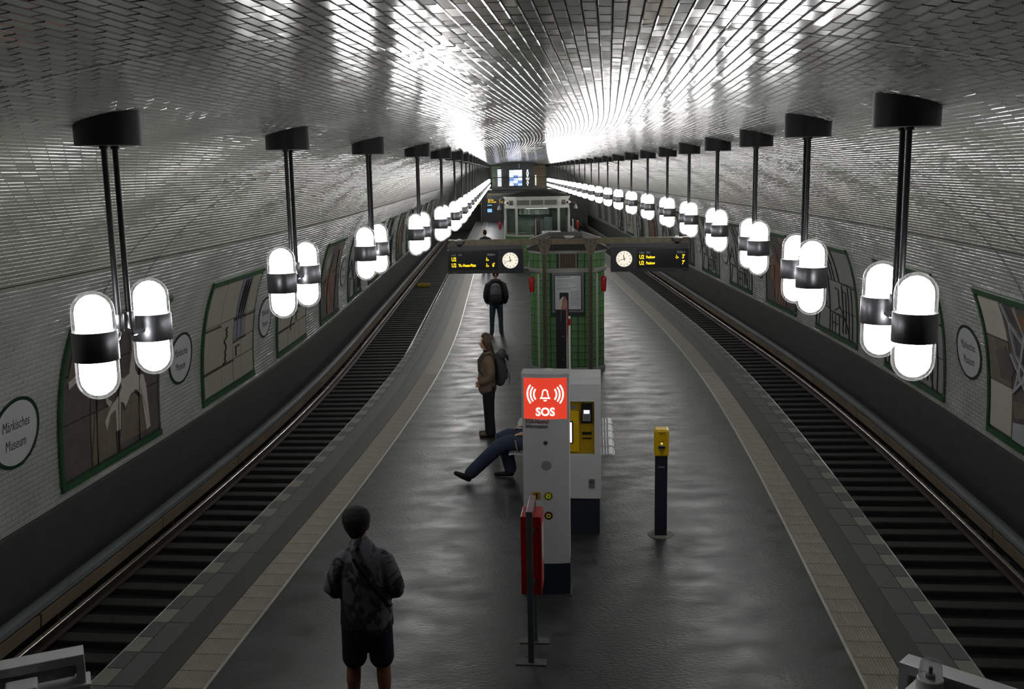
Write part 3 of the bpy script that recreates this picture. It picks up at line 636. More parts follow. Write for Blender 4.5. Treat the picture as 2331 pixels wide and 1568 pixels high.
text('lettering', 'SOS', .118, M_soswhite, pan, (0, bowy(0) + PD / 2 - .052, 1.945), 'CENTER', .95, .0035)
for body_, m_, z_ in (('SOS-Notruf', mat('dark_red_print', (120, 14, 34), rough=.5), 1.862), ('Information', M_ink, 1.812)):
    o_ = text('lettering', body_, .058, m_, sos, (-.205, -PD / 2, z_), xs=.84, weight=.001)
    for v_ in o_.data.vertices: v_.co.z += BO * (1 - (2 * (v_.co.x - .205) / PW) ** 2) + .0015
front = -PD / 2 - BO
MB().lathe([(.022, 0), (.022, .01), (.018, .014)], 18).build('camera_lens', M_steel, sos, True, (0, front + .002, 1.66), (math.pi / 2, 0, 0))
MB().lathe([(.052, 0), (.052, .006), (.046, .008), (.03, .009)], 28).build('speaker_grille', mat('light_grey_plastic', (150, 152, 156), rough=.5), sos, True, (.005, front + .002, 1.42), (math.pi / 2, 0, 0))
plate = MB().box(-.15 + .01, -.07 + .01, front - .002, front + .014, 1.055, 1.135, bev=.004).build('info_plate', mat('dull_gold_plate', (176, 136, 40), rough=.4), sos)
text('lettering', 'i', .085, M_ink, plate, (-.10, front - .004, 1.065), 'CENTER', 1.2, .004)
for z, m in ((1.095, mat('dull_yellow_button', (150, 124, 24), rough=.5)), (.885, mat('dark_red_plastic', (104, 12, 18), rough=.4))):
    b_ = MB().lathe([(.044, 0), (.044, .010), (.036, .016), (.02, .017)], 26).build('call_button', m, sos, True, (.022, front + .004, z), (math.pi / 2, 0, 0))
    for k in range(6):
        a = k * math.pi / 3; MB().lathe([(.0042, .016), (.0042, .0195)], 8).build('button_led', mat('green_led', (30, 60, 10), emit=(170, 230, 60), estr=.45), b_, loc=(.018 * math.cos(a), .018 * math.sin(a), 0))
MB().lathe([(.05, 0), (.05, .014), (.044, .018), (.02, .02)], 24).build('top_cap', M_whitep, sos, True, (.02, .02, 2.375))

# ------------------------------------------------------------------ ticket machine
def ticket_machine(s, u, label, lit=True):
    p, h = at(s, u); t = empty('ticket_machine', p, h, label, 'ticket machine', 'ticket machines'); w, d = .74, .55; x0, x1 = -w / 2, w / 2
    MB().box(x0 + .012, x1 - .012, .02, d - .02, 0, .462, bev=.006).build('base', M_navy, t)
    # shell with a recessed yellow front
    mb = MB(); ry0, ry1, rx0, rx1 = 1.005, 1.668, x0 + .06, x1 - .075
    mb.box(x0, rx0, 0, d, .462, 1.88); mb.box(rx1, x1, 0, d, .462, 1.88); mb.box(rx0, rx1, 0, d, .462, ry0); mb.box(rx0, rx1, 0, d, ry1, 1.88); mb.box(rx0, rx1, .10, d, ry0, ry1)
    mb.prismy([(x0, 0), (x1, 0), (x1, 0), (x0, 0)], 0, 0) if False else None
    vs = [(x0, 0, 1.88), (x1, 0, 1.88), (x1, d, 1.88), (x0, d, 1.88), (x0, .10, 1.95), (x1, .10, 1.95), (x1, d, 1.95), (x0, d, 1.95)]
    mb.add(vs, [(0, 1, 5, 4), (4, 5, 6, 7), (1, 2, 6, 5), (3, 0, 4, 7), (2, 3, 7, 6)]); mb.build('housing', M_white, t)
    MB().box(rx0, rx1, .085, .0995, ry0, ry1).build('recess_panel', M_yellowd, t)
    fp = MB().box(rx0 + .01, rx1 - .185, .035, .085, ry0 + .03, ry1 - .13, bev=.006).build('screen_panel', M_yellow, t)
    MB().box(rx0 + .06, rx1 - .255, .029, .035, 1.14, 1.42, bev=.004).build('screen_bezel', M_blackp, fp)
    MB().box(rx0 + .075, rx1 - .27, .026, .029, 1.155, 1.405).build('screen', mat('ticket_screen', (200, 200, 215), rough=.2, var=0, emit=(236, 224, 240), estr=.8 if lit else .3), fp)
    rd = MB().box(rx1 - .155, rx1 - .03, .04, .085, 1.39, 1.63, bev=.008).build('card_reader', M_blackp, t)
    MB().box(rx1 - .14, rx1 - .045, .03, .042, 1.42, 1.56, bev=.006).build('keypad', mat('keypad_silver', (176, 164, 166), rough=.4, metal=.4), rd)
    MB().box(rx1 - .125, rx1 - .06, .026, .031, 1.515, 1.555).build('reader_screen', mat('reader_screen', (200, 220, 240), emit=(225, 238, 255), estr=1.1, var=0), rd)
    for i in range(3):
        for j in range(4): MB().box(rx1 - .122 + .022 * i, rx1 - .106 + .022 * i, .027, .031, 1.435 + .019 * j, 1.448 + .019 * j).build('key', M_grey, rd)
    for z0, z1 in ((1.24, 1.275), (1.185, 1.202)): MB().box(rx1 - .15, rx1 - .035, .076, .086, z0, z1, bev=.003).build('coin_slot', M_blackp, t)
    MB().box(rx1 - .30, rx1 - .22, .075, .086, 1.555, 1.60, bev=.004).build('sensor', M_grey, t)
    lk = MB().box(x1 - .145, x1 - .07, -.012, .004, .60, .71, bev=.004).build('lock_plate', M_grey, t); MB().box(x1 - .07, x1 - .045, -.004, .003, .60, .71).build('lock_hinge', M_white, lk)
    MB().lathe([(.014, 0), (.014, .01)], 14).build('lock', M_chrome, lk, True, (x1 - .11, -.012, .68), (math.pi / 2, 0, 0))
    return t
ticket_machine(11.62, .195, 'white ticket machine with yellow front panel behind the emergency pillar')

# ------------------------------------------------------------------ ticket validator post
p_, h_ = at(11.68, 1.29)
tv = empty('ticket_validator', p_, h_, 'yellow ticket validator on a dark blue post', 'validator')
MB().lathe([(.16, 0), (.155, .006), (.10, .012), (.0, .012)], 22).build('floor_collar', mat('worn_collar', (120, 118, 114), rough=.7, var=.3), tv)
MB().box(-.072, .072, -.07, .07, .0, 1.02, bev=.01).build('post', M_navy, tv)
hd = MB().box(-.086, .086, -.10, .085, 1.01, 1.335, bev=.022).build('head', M_yellow, tv)
MB().box(-.043, .043, -.108, -.096, 1.10, 1.145, bev=.004).build('ticket_slot', M_grey, hd); MB().box(-.036, .036, -.112, -.106, 1.116, 1.132).build('slot_gap', M_blackp, hd)
MB().lathe([(.006, 0), (.006, .006)], 10).build('status_light', mat('status_led', (255, 255, 230), emit=(255, 255, 220), estr=3, var=0), hd, False, (0, -.1, 1.17), (math.pi / 2, 0, 0))
text('lettering', 'Fahrausweise', .021, M_ink, hd, (0, -.1015, 1.292), 'CENTER', .62, .0006); text('lettering', 'entwerten', .013, M_ink, hd, (-.012, -.1015, 1.274), 'CENTER', .6)
text('lettering', 'Bitte hier einschieben', .013, M_ink, hd, (0, -.1015, 1.192), 'CENTER', .6); text('lettering', 'Bitte stempeln', .015, M_ink, hd, (0, -.1015, 1.083), 'CENTER', .6, .0005)
mb = MB(); mb.box(-.018, .018, -.1025, -.1005, 1.045, 1.050); mb.box(-.018, -.014, -.1025, -.1005, 1.045, 1.076); mb.box(.014, .018, -.1025, -.1005, 1.045, 1.076); mb.box(-.018, .018, -.1025, -.1005, 1.072, 1.076); mb.box(-.004, .004, -.1025, -.1005, 1.030, 1.041); mb.build('ticket_symbol', M_ink, hd)
MB().box(-.038, .038, -.0715, -.0695, .862, .878).build('sticker', mat('grey_sticker', (130, 134, 138), rough=.4), tv)

# ------------------------------------------------------------------ railing with red cabinet, seen end on
p_, h_ = at(8.40, -.04)
rl = empty('barrier_rail', p_, h_, 'galvanised hoop barrier in front of the emergency pillar', 'barrier')
for y in (0, .42):
    MB().box(-.028, .028, y - .02, y + .02, .0, 1.40, bev=.008).build('post', M_galv, rl); MB().box(-.14, .14, y - .06, y + .06, .0, .008, bev=.003).build('foot_plate', mat('floor_plate', (74, 74, 75), rough=.6), rl)
MB().box(-.03, .03, -.022, .442, 1.385, 1.435, bev=.008).build('top_bar', M_galv, rl)
rc = empty('red_cabinet', at(8.47, -.035, .62)[0], h_, 'red sheet metal cabinet hung on the hoop barrier', 'cabinet')
MB().box(-.092, .092, 0, .30, 0, .735, bev=.008).build('housing', M_red, rc)
MB().box(.092, .096, .02, .28, .03, .70, bev=.002).build('door', mat('red_door', (190, 60, 60), rough=.4), rc); MB().box(.0955, .0975, .06, .24, .28, .62).build('notice', M_paper, rc)
for z in (.12, .6): MB().box(-.036, .036, -.052, .004, z, z + .04, bev=.004).build('clamp', M_galv, rc)

# ------------------------------------------------------------------ double bench of wire seats
p_, h_ = at(14.5, 0)
bench = empty('platform_bench', p_, h_, 'chrome wire bench seats back to back behind the ticket machine', 'bench')
MB().box(-.04, .04, -1.25, 1.25, .34, .40, bev=.01).build('beam', M_black, bench)
for y in (-.9, .9): MB().box(-.05, .05, y - .04, y + .04, 0, .36, bev=.008).build('leg', M_black, bench); 
for y in (-.9, .9): MB().box(-.22, .22, y - .05, y + .05, 0, .02, bev=.006).build('foot', M_black, bench)
M_seat = mat('seat_wire_steel', (214, 215, 218), rough=.3, metal=.6, var=.05)
def seat_mesh():
    mb = MB(); prof_ = [(.12, .80), (.11, .62), (.12, .48), (.17, .43), (.30, .42), (.52, .44), (.68, .455), (.73, .44)]
    for y in (-.185, .185): mb.tube([(x, y, z) for x, z in prof_], .010, 8)
    mb.tube([(.73, -.185, .44), (.742, -.10, .436), (.742, .10, .436), (.73, .185, .44)], .011, 8); mb.tube([(.12, -.185, .80), (.12, .185, .80)], .010, 8)
    return mb.mesh('seat_frame', M_seat, True)
def wire_mesh():
    mb = MB(); prof_ = [(.12, .79), (.11, .62), (.12, .48), (.17, .43), (.30, .42), (.52, .44), (.68, .455), (.735, .445)]
    pp = []
    for (xa_, za_), (xb_, zb_) in zip(prof_[:-1], prof_[1:]): pp += [(xa_ + (xb_ - xa_) * q_ / 4, za_ + (zb_ - za_) * q_ / 4) for q_ in range(4)]
    for x, z in pp[1:]: mb.tube([(x, -.18, z), (x, .18, z)], .0125, 6)
    return mb.mesh('seat_wires', M_seat, True)
me_sf, me_sw = seat_mesh(), wire_mesh()
for sd in (0, math.pi):
    for y in (-.78, -.35, .08, .50, .92):
        st = link('seat', me_sf, None, bench, (0, y, 0), (0, 0, sd)); link('seat_wires', me_sw, None, st)

# ------------------------------------------------------------------ poster vitrine, lens shaped in plan
M_postA = mat('poster_pale', (176, 172, 160), rough=.4, var=.15, vscale=6); M_postB = mat('poster_rose', (170, 96, 92), rough=.4, var=.2, vscale=5)
def vitrine(s, u, label, sc=1.):
    p, h = at(s, u); t = empty('poster_vitrine', p, h, label, 'vitrine', 'poster vitrines'); t.scale = (1, 1, sc); L = 2.3
    for y in (0, L):
        MB().box(-.085, .085, y - .05, y + .05, 0, 2.10, bev=.006).build('end_post', M_blackp, t)
    for y, e in ((0, -1), (L, 1)):
        MB().box(-.004, .004, y + e * .051 - .002, y + e * .051 + .002, 1.9, 2.10).build('post_trim', M_galv, t)
        for z in (.35, .95, 1.25, 1.65): MB().box(.02, .045, y + e * .05 - .002, y + e * .05 + .002, z, z + .012).build('screw', M_chrome, t)
    n = 14; ys = [.05 + (L - .1) * i / n for i in range(n + 1)]; bulge = lambda y, k: k * (.02 + .065 * math.sin(math.pi * (y - .05) / (L - .1)))
    for k, m in ((-1, M_postA), (1, M_postB)):
        mb = MB(); vs = [(bulge(y, k), y, z) for y in ys for z in (.30, 2.04)]; vs += [(k * .004, y, z) for y in ys for z in (.30, 2.04)]; o_ = 2 * (n + 1)
        mb.add(vs, [(2 * i, 2 * i + 1, 2 * i + 3, 2 * i + 2) for i in range(n)] + [(2 * i + 1, o_ + 2 * i + 1, o_ + 2 * i + 3, 2 * i + 3) for i in range(n)] + [(2 * i, 2 * i + 2, o_ + 2 * i + 2, o_ + 2 * i) for i in range(n)])
        po = mb.build('poster_panel', m, t, True)
        mb = MB(); ysub = [y for y in ys if .35 < y < 1.2]; vs = [(bulge(y, k) + k * .004, y, z) for y in ysub for z in (.9, 1.5)]; mb.add(vs, [(2 * i, 2 * i + 1, 2 * i + 3, 2 * i + 2) for i in range(len(ysub) - 1)]); mb.build('print', M_ochre if k < 0 else M_pale, po)
    return t
vitrine(16.45, -.08, 'black framed poster vitrine with bulging sides, in front of the green kiosk')
p_, h_ = at(15.9, .07)
wp = empty('marker_pole', p_, h_, 'thin white pole with red band beside the near poster vitrine', 'pole')
MB().tube([(0, 0, 0), (0, 0, 1.92)], .018, 12).build('pole', M_whitep, wp, True); MB().tube([(0, 0, 1.92), (0, 0, 2.03)], .0195, 12).build('band', M_red, wp, True); MB().tube([(0, 0, 2.03), (0, 0, 2.07)], .019, 12).build('cap', M_whitep, wp, True)
MB().lathe([(.06, 0), (.06, .01), (.02, .02)], 16).build('foot', M_galv, wp)

# ------------------------------------------------------------------ green tiled kiosk
def tile_wall(parent, o, d, n, L, z0, z1, nc, nr, m, skip=None, th=.012):
    d = Vector(d).normalized(); n = Vector(n).normalized(); w = L / nc; hh = (z1 - z0) / nr; g = .004
    mb = MB(); mb.add([(-w / 2 + g, 0, -hh / 2 + g), (w / 2 - g, 0, -hh / 2 + g), (w / 2 - g, 0, hh / 2 - g), (-w / 2 + g, 0, hh / 2 - g), (-w / 2 + 2 * g, -th, -hh / 2 + 2 * g), (w / 2 - 2 * g, -th, -hh / 2 + 2 * g), (w / 2 - 2 * g, -th, hh / 2 - 2 * g), (-w / 2 + 2 * g, -th, hh / 2 - 2 * g)], [(4, 5, 6, 7), (0, 1, 5, 4), (1, 2, 6, 5), (2, 3, 7, 6), (3, 0, 4, 7)])
    me = mb.mesh('tile', m)
    for i in range(nc):
        for j in range(nr):
            a = (i + .5) * w; z = z0 + (j + .5) * hh
            if skip and skip(a, z): continue
            link('tile', me, None, parent, (o[0] + d.x * a, o[1] + d.y * a, z), (random.uniform(-.012, .012), 0, math.atan2(d.y, d.x) + random.uniform(-.012, .012)))
def oct_plan(hw, hf, ch, depth, g=0.): return [(-hf - g, -g), (hf + g, -g), (hw + g, ch - g * .4), (hw + g, depth + g), (-hw - g, depth + g), (-hw - g, ch - g * .4)]
p_, h_ = at(21.6, .02)
ki = empty('platform_kiosk', p_, h_, 'green tiled kiosk with dark hipped roof under the departure displays', 'kiosk')
M_greengrout = mat('kiosk_wall', (46, 60, 44), rough=.7, var=.15)
HWK, HFK, CHK, DK = .81, .53, .34, 3.6
MB().prism(oct_plan(HWK, HFK, CHK, DK), .05, 2.2).build('wall', M_greengrout, ki)
MB().prism(oct_plan(HWK, HFK, CHK, DK, .03), 0, .09).build('plinth', M_stone, ki)
fr = MB().prism(oct_plan(HWK + .02, HFK, CHK, DK), 2.28, 2.615).build('frieze', M_greengrout, ki)
for z0, z1, g in ((2.19, 2.225, .03), (2.225, 2.255, .05), (2.255, 2.29, .07), (2.605, 2.63, .03), (2.63, 2.675, .06)): MB().prism(oct_plan(HWK, HFK, CHK, DK, g), z0, z1).build('cornice', M_stone, ki)
mb = MB(); lo = oct_plan(HWK, HFK, CHK, DK, .10); hi = [(-.30, .75), (.30, .75), (.38, .95), (.38, DK - .8), (-.38, DK - .8), (-.38, .95)]
mb.add([(x, y, 2.675) for x, y in lo] + [(x, y, 2.90) for x, y in hi], [(i, (i + 1) % 6, 6 + (i + 1) % 6, 6 + i) for i in range(6)] + [tuple(range(6, 12)), tuple(range(6))[::-1]]); rf = mb.build('roof', M_roof, ki)
for a, b in zip(lo, hi): MB().tube([(a[0], a[1], 2.68), (b[0], b[1], 2.905)], .02, 8).build('roof_ridge', M_stone if abs(a[0]) > .7 else M_roof, rf, True)
skip_p = lambda a, z: (.53 - .34 < a < .53 + .36 and z > 1.27)
tile_wall(ki, (-HFK, 0), (1, 0, 0), (0, -1, 0), 2 * HFK, .10, 2.18, 7, 13, M_green, skip_p)
L_ = math.hypot(HWK - HFK, CHK)
tile_wall(ki, (HFK, 0), (HWK - HFK, CHK, 0), (1, -1, 0), L_, .10, 2.18, 3, 13, M_green)
tile_wall(ki, (-HWK, CHK), (HWK - HFK, -CHK, 0), (-1, -1, 0), L_, .10, 2.18, 3, 13, M_green)
skip_v = lambda a, z: (.36 < a < .73)
tile_wall(fr, (-HFK, 0), (1, 0, 0), (0, -1, 0), 2 * HFK, 2.29, 2.605, 7, 2, M_green, skip_v)
L2 = math.hypot(HWK + .02 - HFK, CHK)
tile_wall(fr, (HFK, 0), (HWK + .02 - HFK, CHK, 0), (1, -1, 0), L2, 2.29, 2.605, 3, 2, M_green); tile_wall(fr, (-HWK - .02, CHK), (HWK + .02 - HFK, -CHK, 0), (-1, -1, 0), L2, 2.29, 2.605, 3, 2, M_green)
vg = MB().box(-.175, .195, -.006, 0.002, 2.29, 2.605).build('vent_back', M_blackp, ki)
mb = MB(); mb.box(-.180, -.165, -.03, 0, 2.285, 2.61); mb.box(.185, .200, -.03, 0, 2.285, 2.61); mb.build('vent_frame', M_stone, ki)
for i in range(10): MB().box(-.155 + .036 * i, -.141 + .036 * i, -.024, -.004, 2.292, 2.602).build('vent_slat', mat('slat_bronze', (120, 100, 76), rough=.4, metal=.4), vg)
pf = MB(); pf.box(-.335, .355, -.03, 0, 1.32, 1.365); pf.box(-.335, .355, -.03, 0, 2.145, 2.185); pf.box(-.335, -.29, -.03, 0, 1.365, 2.145); pf.box(.31, .355, -.03, 0, 1.365, 2.145); pf = pf.build('poster_frame', M_galv, ki)
MB().box(-.30, .32, -.008, 0, 1.355, 2.155).build('poster_back', M_blackp, ki)
po = MB().box(-.272, .292, -.014, -.008, 1.385, 2.125).build('notice_sheet', M_paper, ki)
random.seed(3)
for i, z in enumerate([2.09, 2.04, 2.02, 2.0, 1.97, 1.93, 1.90, 1.86, 1.84, 1.82] + [1.78 - .022 * k for k in range(15)]):
    w = random.uniform(.25, .5) if i < 10 else random.uniform(.12, .22); x0 = -.24 if i < 10 else .06; MB().box(x0, x0 + w, -.0155, -.0145, z, z + (.016 if i == 0 else .006)).build('print_line', M_grey, po)
for x in (-.7, .7):
    MB().box(x - .09, x + .09, .12 - .002, .14, 1.75, 2.13).build('side_plate', M_grey, ki, loc=(0, -.06 if abs(x) > 0 else 0, 0)) if False else None

# grab poles with red canisters either side of the kiosk
def canister(s, u, z, label, sc=1.):
    p, h = at(s, u, z); t = empty('red_canister', p, h, label, 'canister', 'red canisters on kiosk poles'); t.scale = (sc, sc, sc)
    MB().lathe([(.028, 0), (.048, .012), (.050, .03), (.060, .26), (.056, .30), (.035, .325), (.012, .335)], 18).build('shell', M_red, t, True)
    MB().lathe([(.008, -.05), (.012, -.045), (.014, 0.)], 10).build('nozzle', mat('clear_tip', (190, 190, 186), rough=.2), t, True)
    for a in (-.9, .9, 2.2): MB().lathe([(.005, 0), (.005, .01)], 8).build('stud', M_chrome, t, loc=(.05 * math.cos(a - 1.57), .05 * math.sin(a - 1.57), .292))
    return t
M_pole = mat('pole_satin', (186, 184, 180), rough=.35, metal=.4, var=.04)
def grab_pole(s, u, ztop, side, label, m):
    p, h = at(s, u); t = empty('grab_pole', p, h, label, 'pole', 'poles beside the kiosks')
    MB().tube([(0, 0, 0), (0, 0, ztop)], .022, 12).build('pole', m, t, True); MB().lathe([(.05, 0), (.05, .012), (.022, .016)], 16).build('foot', m, t)
    MB().tube([(0, 0, ztop), (0, .02, ztop + .03), (0, .3, ztop + .035)], .018, 10).build('return', m, t, True)
    mb = MB(); mb.tube([(0, 0, ztop - .13), (side * .09, 0, ztop - .11)], .008, 8); mb.tube([(0, 0, ztop - .17), (side * .09, 0, ztop - .13)], .008, 8); mb.build('bracket', M_galv, t)
    return t
grab_pole(20.95, -.605, 2.17, -1, 'silver upright pole left of the green kiosk front', M_pole); grab_pole(20.95, .635, 2.17, 1, 'silver upright pole right of the green kiosk front', M_pole)
canister(20.95, -.745, 1.85, 'red canister on the pole left of the green kiosk'); canister(20.95, .775, 1.85, 'red canister on the pole right of the green kiosk')

# ------------------------------------------------------------------ display gantry
p_, h_ = at(21.28, .0)
ga = empty('display_gantry', p_, h_, 'brown riveted steel gantry standing in front of the green kiosk', 'gantry')
me_col = MB(); me_col.box(-.045, .045, -.012, .012, 0, 2.78); me_col.box(-.045, -.03, -.05, .05, 0, 2.78); me_col.box(.03, .045, -.05, .05, 0, 2.78); me_col = me_col.mesh('column', M_brownsteel)
for x in (-.475, .51):
    c = link('column', me_col, None, ga, (x, 0, 0)); MB().box(-.10, .10, -.10, .10, 0, .02).build('base_plate', M_brownsteel, c)
    g = MB().prismy([(-.06, 2.62), (.06, 2.62), (.13, 2.80), (.13, 2.955), (-.13, 2.955), (-.13, 2.80)], -.068, -.056).build('gusset', M_brownsteel, c)
    for bx, bz in ((-.09, 2.92), (.09, 2.92), (-.09, 2.85), (.09, 2.85), (0, 2.89), (0, 2.76), (0, 2.68)): MB().lathe([(.014, 0), (.014, .008), (.008, .012)], 10).build('bolt', M_roof, g, loc=(bx, -.068, bz), rot=(math.pi / 2, 0, 0))
bmn = MB(); bmn.box(-2.52, 2.58, -.055, .055, 2.94, 2.955); bmn.box(-2.52, 2.58, -.055, .055, 2.835, 2.85); bmn.box(-2.52, 2.58, -.014, .014, 2.85, 2.94); bmn.build('beam', M_beam, ga)
MB().prismy([(-.40, 2.835), (-.34, 2.835), (-.42, 2.70), (-.43, 2.70)], -.02, .02).build('knee_brace', M_brownsteel, ga); MB().prismy([(.44, 2.835), (.38, 2.835), (.46, 2.70), (.47, 2.70)], -.02, .02).build('knee_brace', M_brownsteel, ga)
for u, nm in ((-2.28, 'left'), (2.34, 'right')):
    p, h = at(21.28 - .10, u, 2.88); t = empty('dome_camera', p, h, 'small grey dome camera on the %s end of the gantry beam' % nm, 'camera', 'dome cameras on the gantry')
    MB().lathe([(.03, -.02), (.06, -.018), (.095, .02), (.10, .055), (.104, .06), (.098, .066), (.03, .07)], 22).build('housing', M_grey, t, True); MB().lathe([(.01, -.065), (.035, -.055), (.055, -.018)], 18).build('dome', M_blackp, t, True)
    mb = MB(); mb.tube([(0, 0, .06), (.02, .06, .10), (.03, .10, .08)], .008, 6); mb.tube([(-.05, 0, .065), (-.03, .05, .10), (0, .10, .08)], .008, 6); mb.build('cable', M_whitep, t, True)
p, h = at(21.28, -.02, 2.956); t = empty('beam_tray', F(21.30, .0 + .06, 2.957), h, 'white shallow tray on top of the gantry beam', 'tray')
MB().lathe([(.05, 0), (.09, .012), (.115, .045), (.11, .05), (.085, .02), (.0, .015)], 20).build('bowl', M_whitep, t, True); MB().lathe([(.0, .018), (.07, .022), (.0, .024)], 14).build('insert', M_grey, t, True)

def stroke(mb, pts, w, y):
    for (x0, z0), (x1, z1) in zip(pts[:-1], pts[1:]):
        L = math.hypot(x1 - x0, z1 - z0) or 1; nx, nz = -(z1 - z0) / L * w / 2, (x1 - x0) / L * w / 2
        mb.add([(x0 - nx, y, z0 - nz), (x1 - nx, y, z1 - nz), (x1 + nx, y, z1 + nz), (x0 + nx, y, z0 + nz)], [(0, 1, 2, 3)])
def wheelchair(parent, x, z, s_, y, m):
    mb = MB(); mb.add([(x + .2 * s_ + .10 * s_ * math.cos(a), y, z + .9 * s_ + .10 * s_ * math.sin(a)) for a in [i * math.pi / 5 for i in range(10)]], [tuple(range(10))])
    stroke(mb, [(x + .22 * s_, z + .78 * s_), (x + .25 * s_, z + .42 * s_), (x + .58 * s_, z + .42 * s_), (x + .72 * s_, z + .12 * s_), (x + .84 * s_, z + .16 * s_)], .11 * s_, y)
    stroke(mb, [(x + (.32 + .30 * math.cos(a)) * s_, z + (.26 + .27 * math.sin(a)) * s_) for a in [2.0 + i * .42 for i in range(11)]], .09 * s_, y)
    return mb.build('wheelchair_symbol', m, parent)
def display(name_side, u0, u1, clock_first, rows, gleis, s0=21.2, where='gantry'):
    p, h = at(s0, (u0 + u1) / 2, 2.235); w = u1 - u0; X0 = -w / 2
    t = empty('departure_display', p, h, 'dark departure board with round clock, hung under the %s arm of the %s' % (name_side, where), 'display', 'departure boards')
    MB().box(X0, X0 + w, 0, .26, 0, .51, bev=.006).build('housing', M_blackp, t); MB().box(X0 + .01, X0 + w - .01, .02, .24, .51, .60).build('top_channel', mat('dark_grey_channel', (62, 63, 66), rough=.5), t)
    cw = .50; cx = X0 + cw / 2 + .02 if clock_first else X0 + w - cw / 2 - .02; ca, cb = (X0 + cw + .03, X0 + w - .02) if clock_first else (X0 + .02, X0 + w - cw - .03)
    scn = MB().box(ca, cb, -.006, .0, .075, .485).build('screen', M_screen, t); MB().box(cx - cw / 2, cx + cw / 2, -.004, 0, .03, .49).build('clock_panel', mat('clock_panel', (30, 32, 40), rough=.3), t)
    MB().box((cb if not clock_first else ca) - .004, (cb if not clock_first else ca) + .004, -.008, 0, .02, .50).build('divider', M_blackp, t)
    ck = MB().lathe([(.168, 0), (.168, .012)], 40).build('clock', M_face, t, loc=(cx, -.004, .275), rot=(math.pi / 2, 0, 0)); ck.rotation_euler = (math.pi / 2, 0, 0)
    MB().lathe([(.168, 0), (.178, 0), (.178, .016), (.168, .016)], 40, capb=False, capt=False).build('clock_rim', M_galv, ck, True)
    mb = MB()
    for i in range(12):
        a = i * math.pi / 6; r0, r1, ww = .112, .150, .010; ca_, sa_ = math.cos(a), math.sin(a)
        mb.add([(ca_ * r0 - sa_ * ww / 2, sa_ * r0 + ca_ * ww / 2, .0135), (ca_ * r1 - sa_ * ww / 2, sa_ * r1 + ca_ * ww / 2, .0135), (ca_ * r1 + sa_ * ww / 2, sa_ * r1 - ca_ * ww / 2, .0135), (ca_ * r0 + sa_ * ww / 2, sa_ * r0 - ca_ * ww / 2, .0135)], [(0, 1, 2, 3)])
    mb.build('minute_marks', M_ink, ck)
    for nm, ang, l0, l1, ww in (('hour_hand', math.radians(90 + 9), -.035, .095, .019), ('minute_hand', math.radians(90 - 252), -.038, .145, .012)):
        c_, s_ = math.cos(ang), math.sin(ang); mb = MB(); mb.add([(c_ * l0 - s_ * ww / 2, s_ * l0 + c_ * ww / 2, .015), (c_ * l1 - s_ * ww * .35, s_ * l1 + c_ * ww * .35, .015), (c_ * l1 + s_ * ww * .35, s_ * l1 - c_ * ww * .35, .015), (c_ * l0 + s_ * ww / 2, s_ * l0 - c_ * ww / 2, .015)], [(0, 1, 2, 3)]); mb.build(nm, M_ink, ck)
    y = -.009; xa = ca + .06; xr = cb - .07
    text('lettering', 'Linie', .062, M_dispw, scn, (xa, y, .385), xs=.86); text('lettering', 'Ziel', .062, M_dispw, scn, (xa + .145, y, .385), xs=.86); text('lettering', 'Abfahrt', .066, M_dispw, scn, (xr + .005, y, .385), 'RIGHT', .86)
    for i, (dest, wc, mins) in enumerate(rows):
        z = .272 - .128 * i; text('led_text', 'U2', .118, M_led, scn, (xa, y, z), xs=.72, weight=.002)
        if dest: text('led_text', dest, .082, M_led, scn, (xa + .145, y, z + .008), xs=.72, weight=.0015)
        if wc: wheelchair(scn, xr - .19, z, .075, y, M_led)
        if mins: text('led_text', mins, .118, M_led, scn, (xr, y, z), 'RIGHT', .72, .002)
    text('lettering', gleis, .05, mat('dim_lettering', (112, 112, 112), rough=.6, var=0), t, (X0 + .10 if not clock_first else X0 + w - .28, -.002, .004), xs=.9)
    for x in (X0 + .25, X0 + w - .25): MB().box(x - .02, x + .02, .10, .16, .60, .66).build('hanger', M_brownsteel, t)
display('left', -2.54, -.93, False, [('', True, ''), ('Th.-Heuss-Platz', True, "6'")], 'Gleis 1')
display('right', .95, 2.59, True, [('Pankow', True, "3'"), ('Pankow', False, "7'")], 'Gleis 2')

# ------------------------------------------------------------------ glazed dispatcher booth
p_, h_ = at(45.2, .03)
bo = empty('dispatcher_booth', p_, h_, 'glazed grey dispatcher booth on green tiled base beyond the gantry', 'booth')
M_frame = mat('booth_frame', (176, 178, 170), rough=.4, var=.06); M_in = mat('booth_interior', (118, 126, 120), rough=.7, var=.15)
HWB, HFB, CHB, DB = 1.44, .95, .55, 5.
MB().prism(oct_plan(HWB, HFB, CHB, DB), .0, 1.44).build('base_wall', M_greengrout, bo)
bt = bo.children[0]
tile_wall(bt, (-HFB, 0), (1, 0, 0), (0, -1, 0), 2 * HFB, .12, 1.42, 8, 6, M_green); LB = math.hypot(HWB - HFB, CHB)
tile_wall(bt, (HFB, 0), (HWB - HFB, CHB, 0), (1, -1, 0), LB, .12, 1.42, 3, 6, M_green); tile_wall(bt, (-HWB, CHB), (HWB - HFB, -CHB, 0), (-1, -1, 0), LB, .12, 1.42, 3, 6, M_green)
MB().prism(oct_plan(HWB, HFB, CHB, DB, .02), 0, .10).build('plinth', M_stone, bo)
MB().prism(oct_plan(HWB, HFB, CHB, DB, .03), 1.44, 1.52).build('sill', M_frame, bo)
MB().prism(oct_plan(HWB, HFB, CHB, DB, .03), 2.70, 2.82).build('lintel', M_frame, bo)
fz = MB().prism(oct_plan(HWB, HFB, CHB, DB, .0), 2.82, 3.12).build('frieze', M_frame, bo)
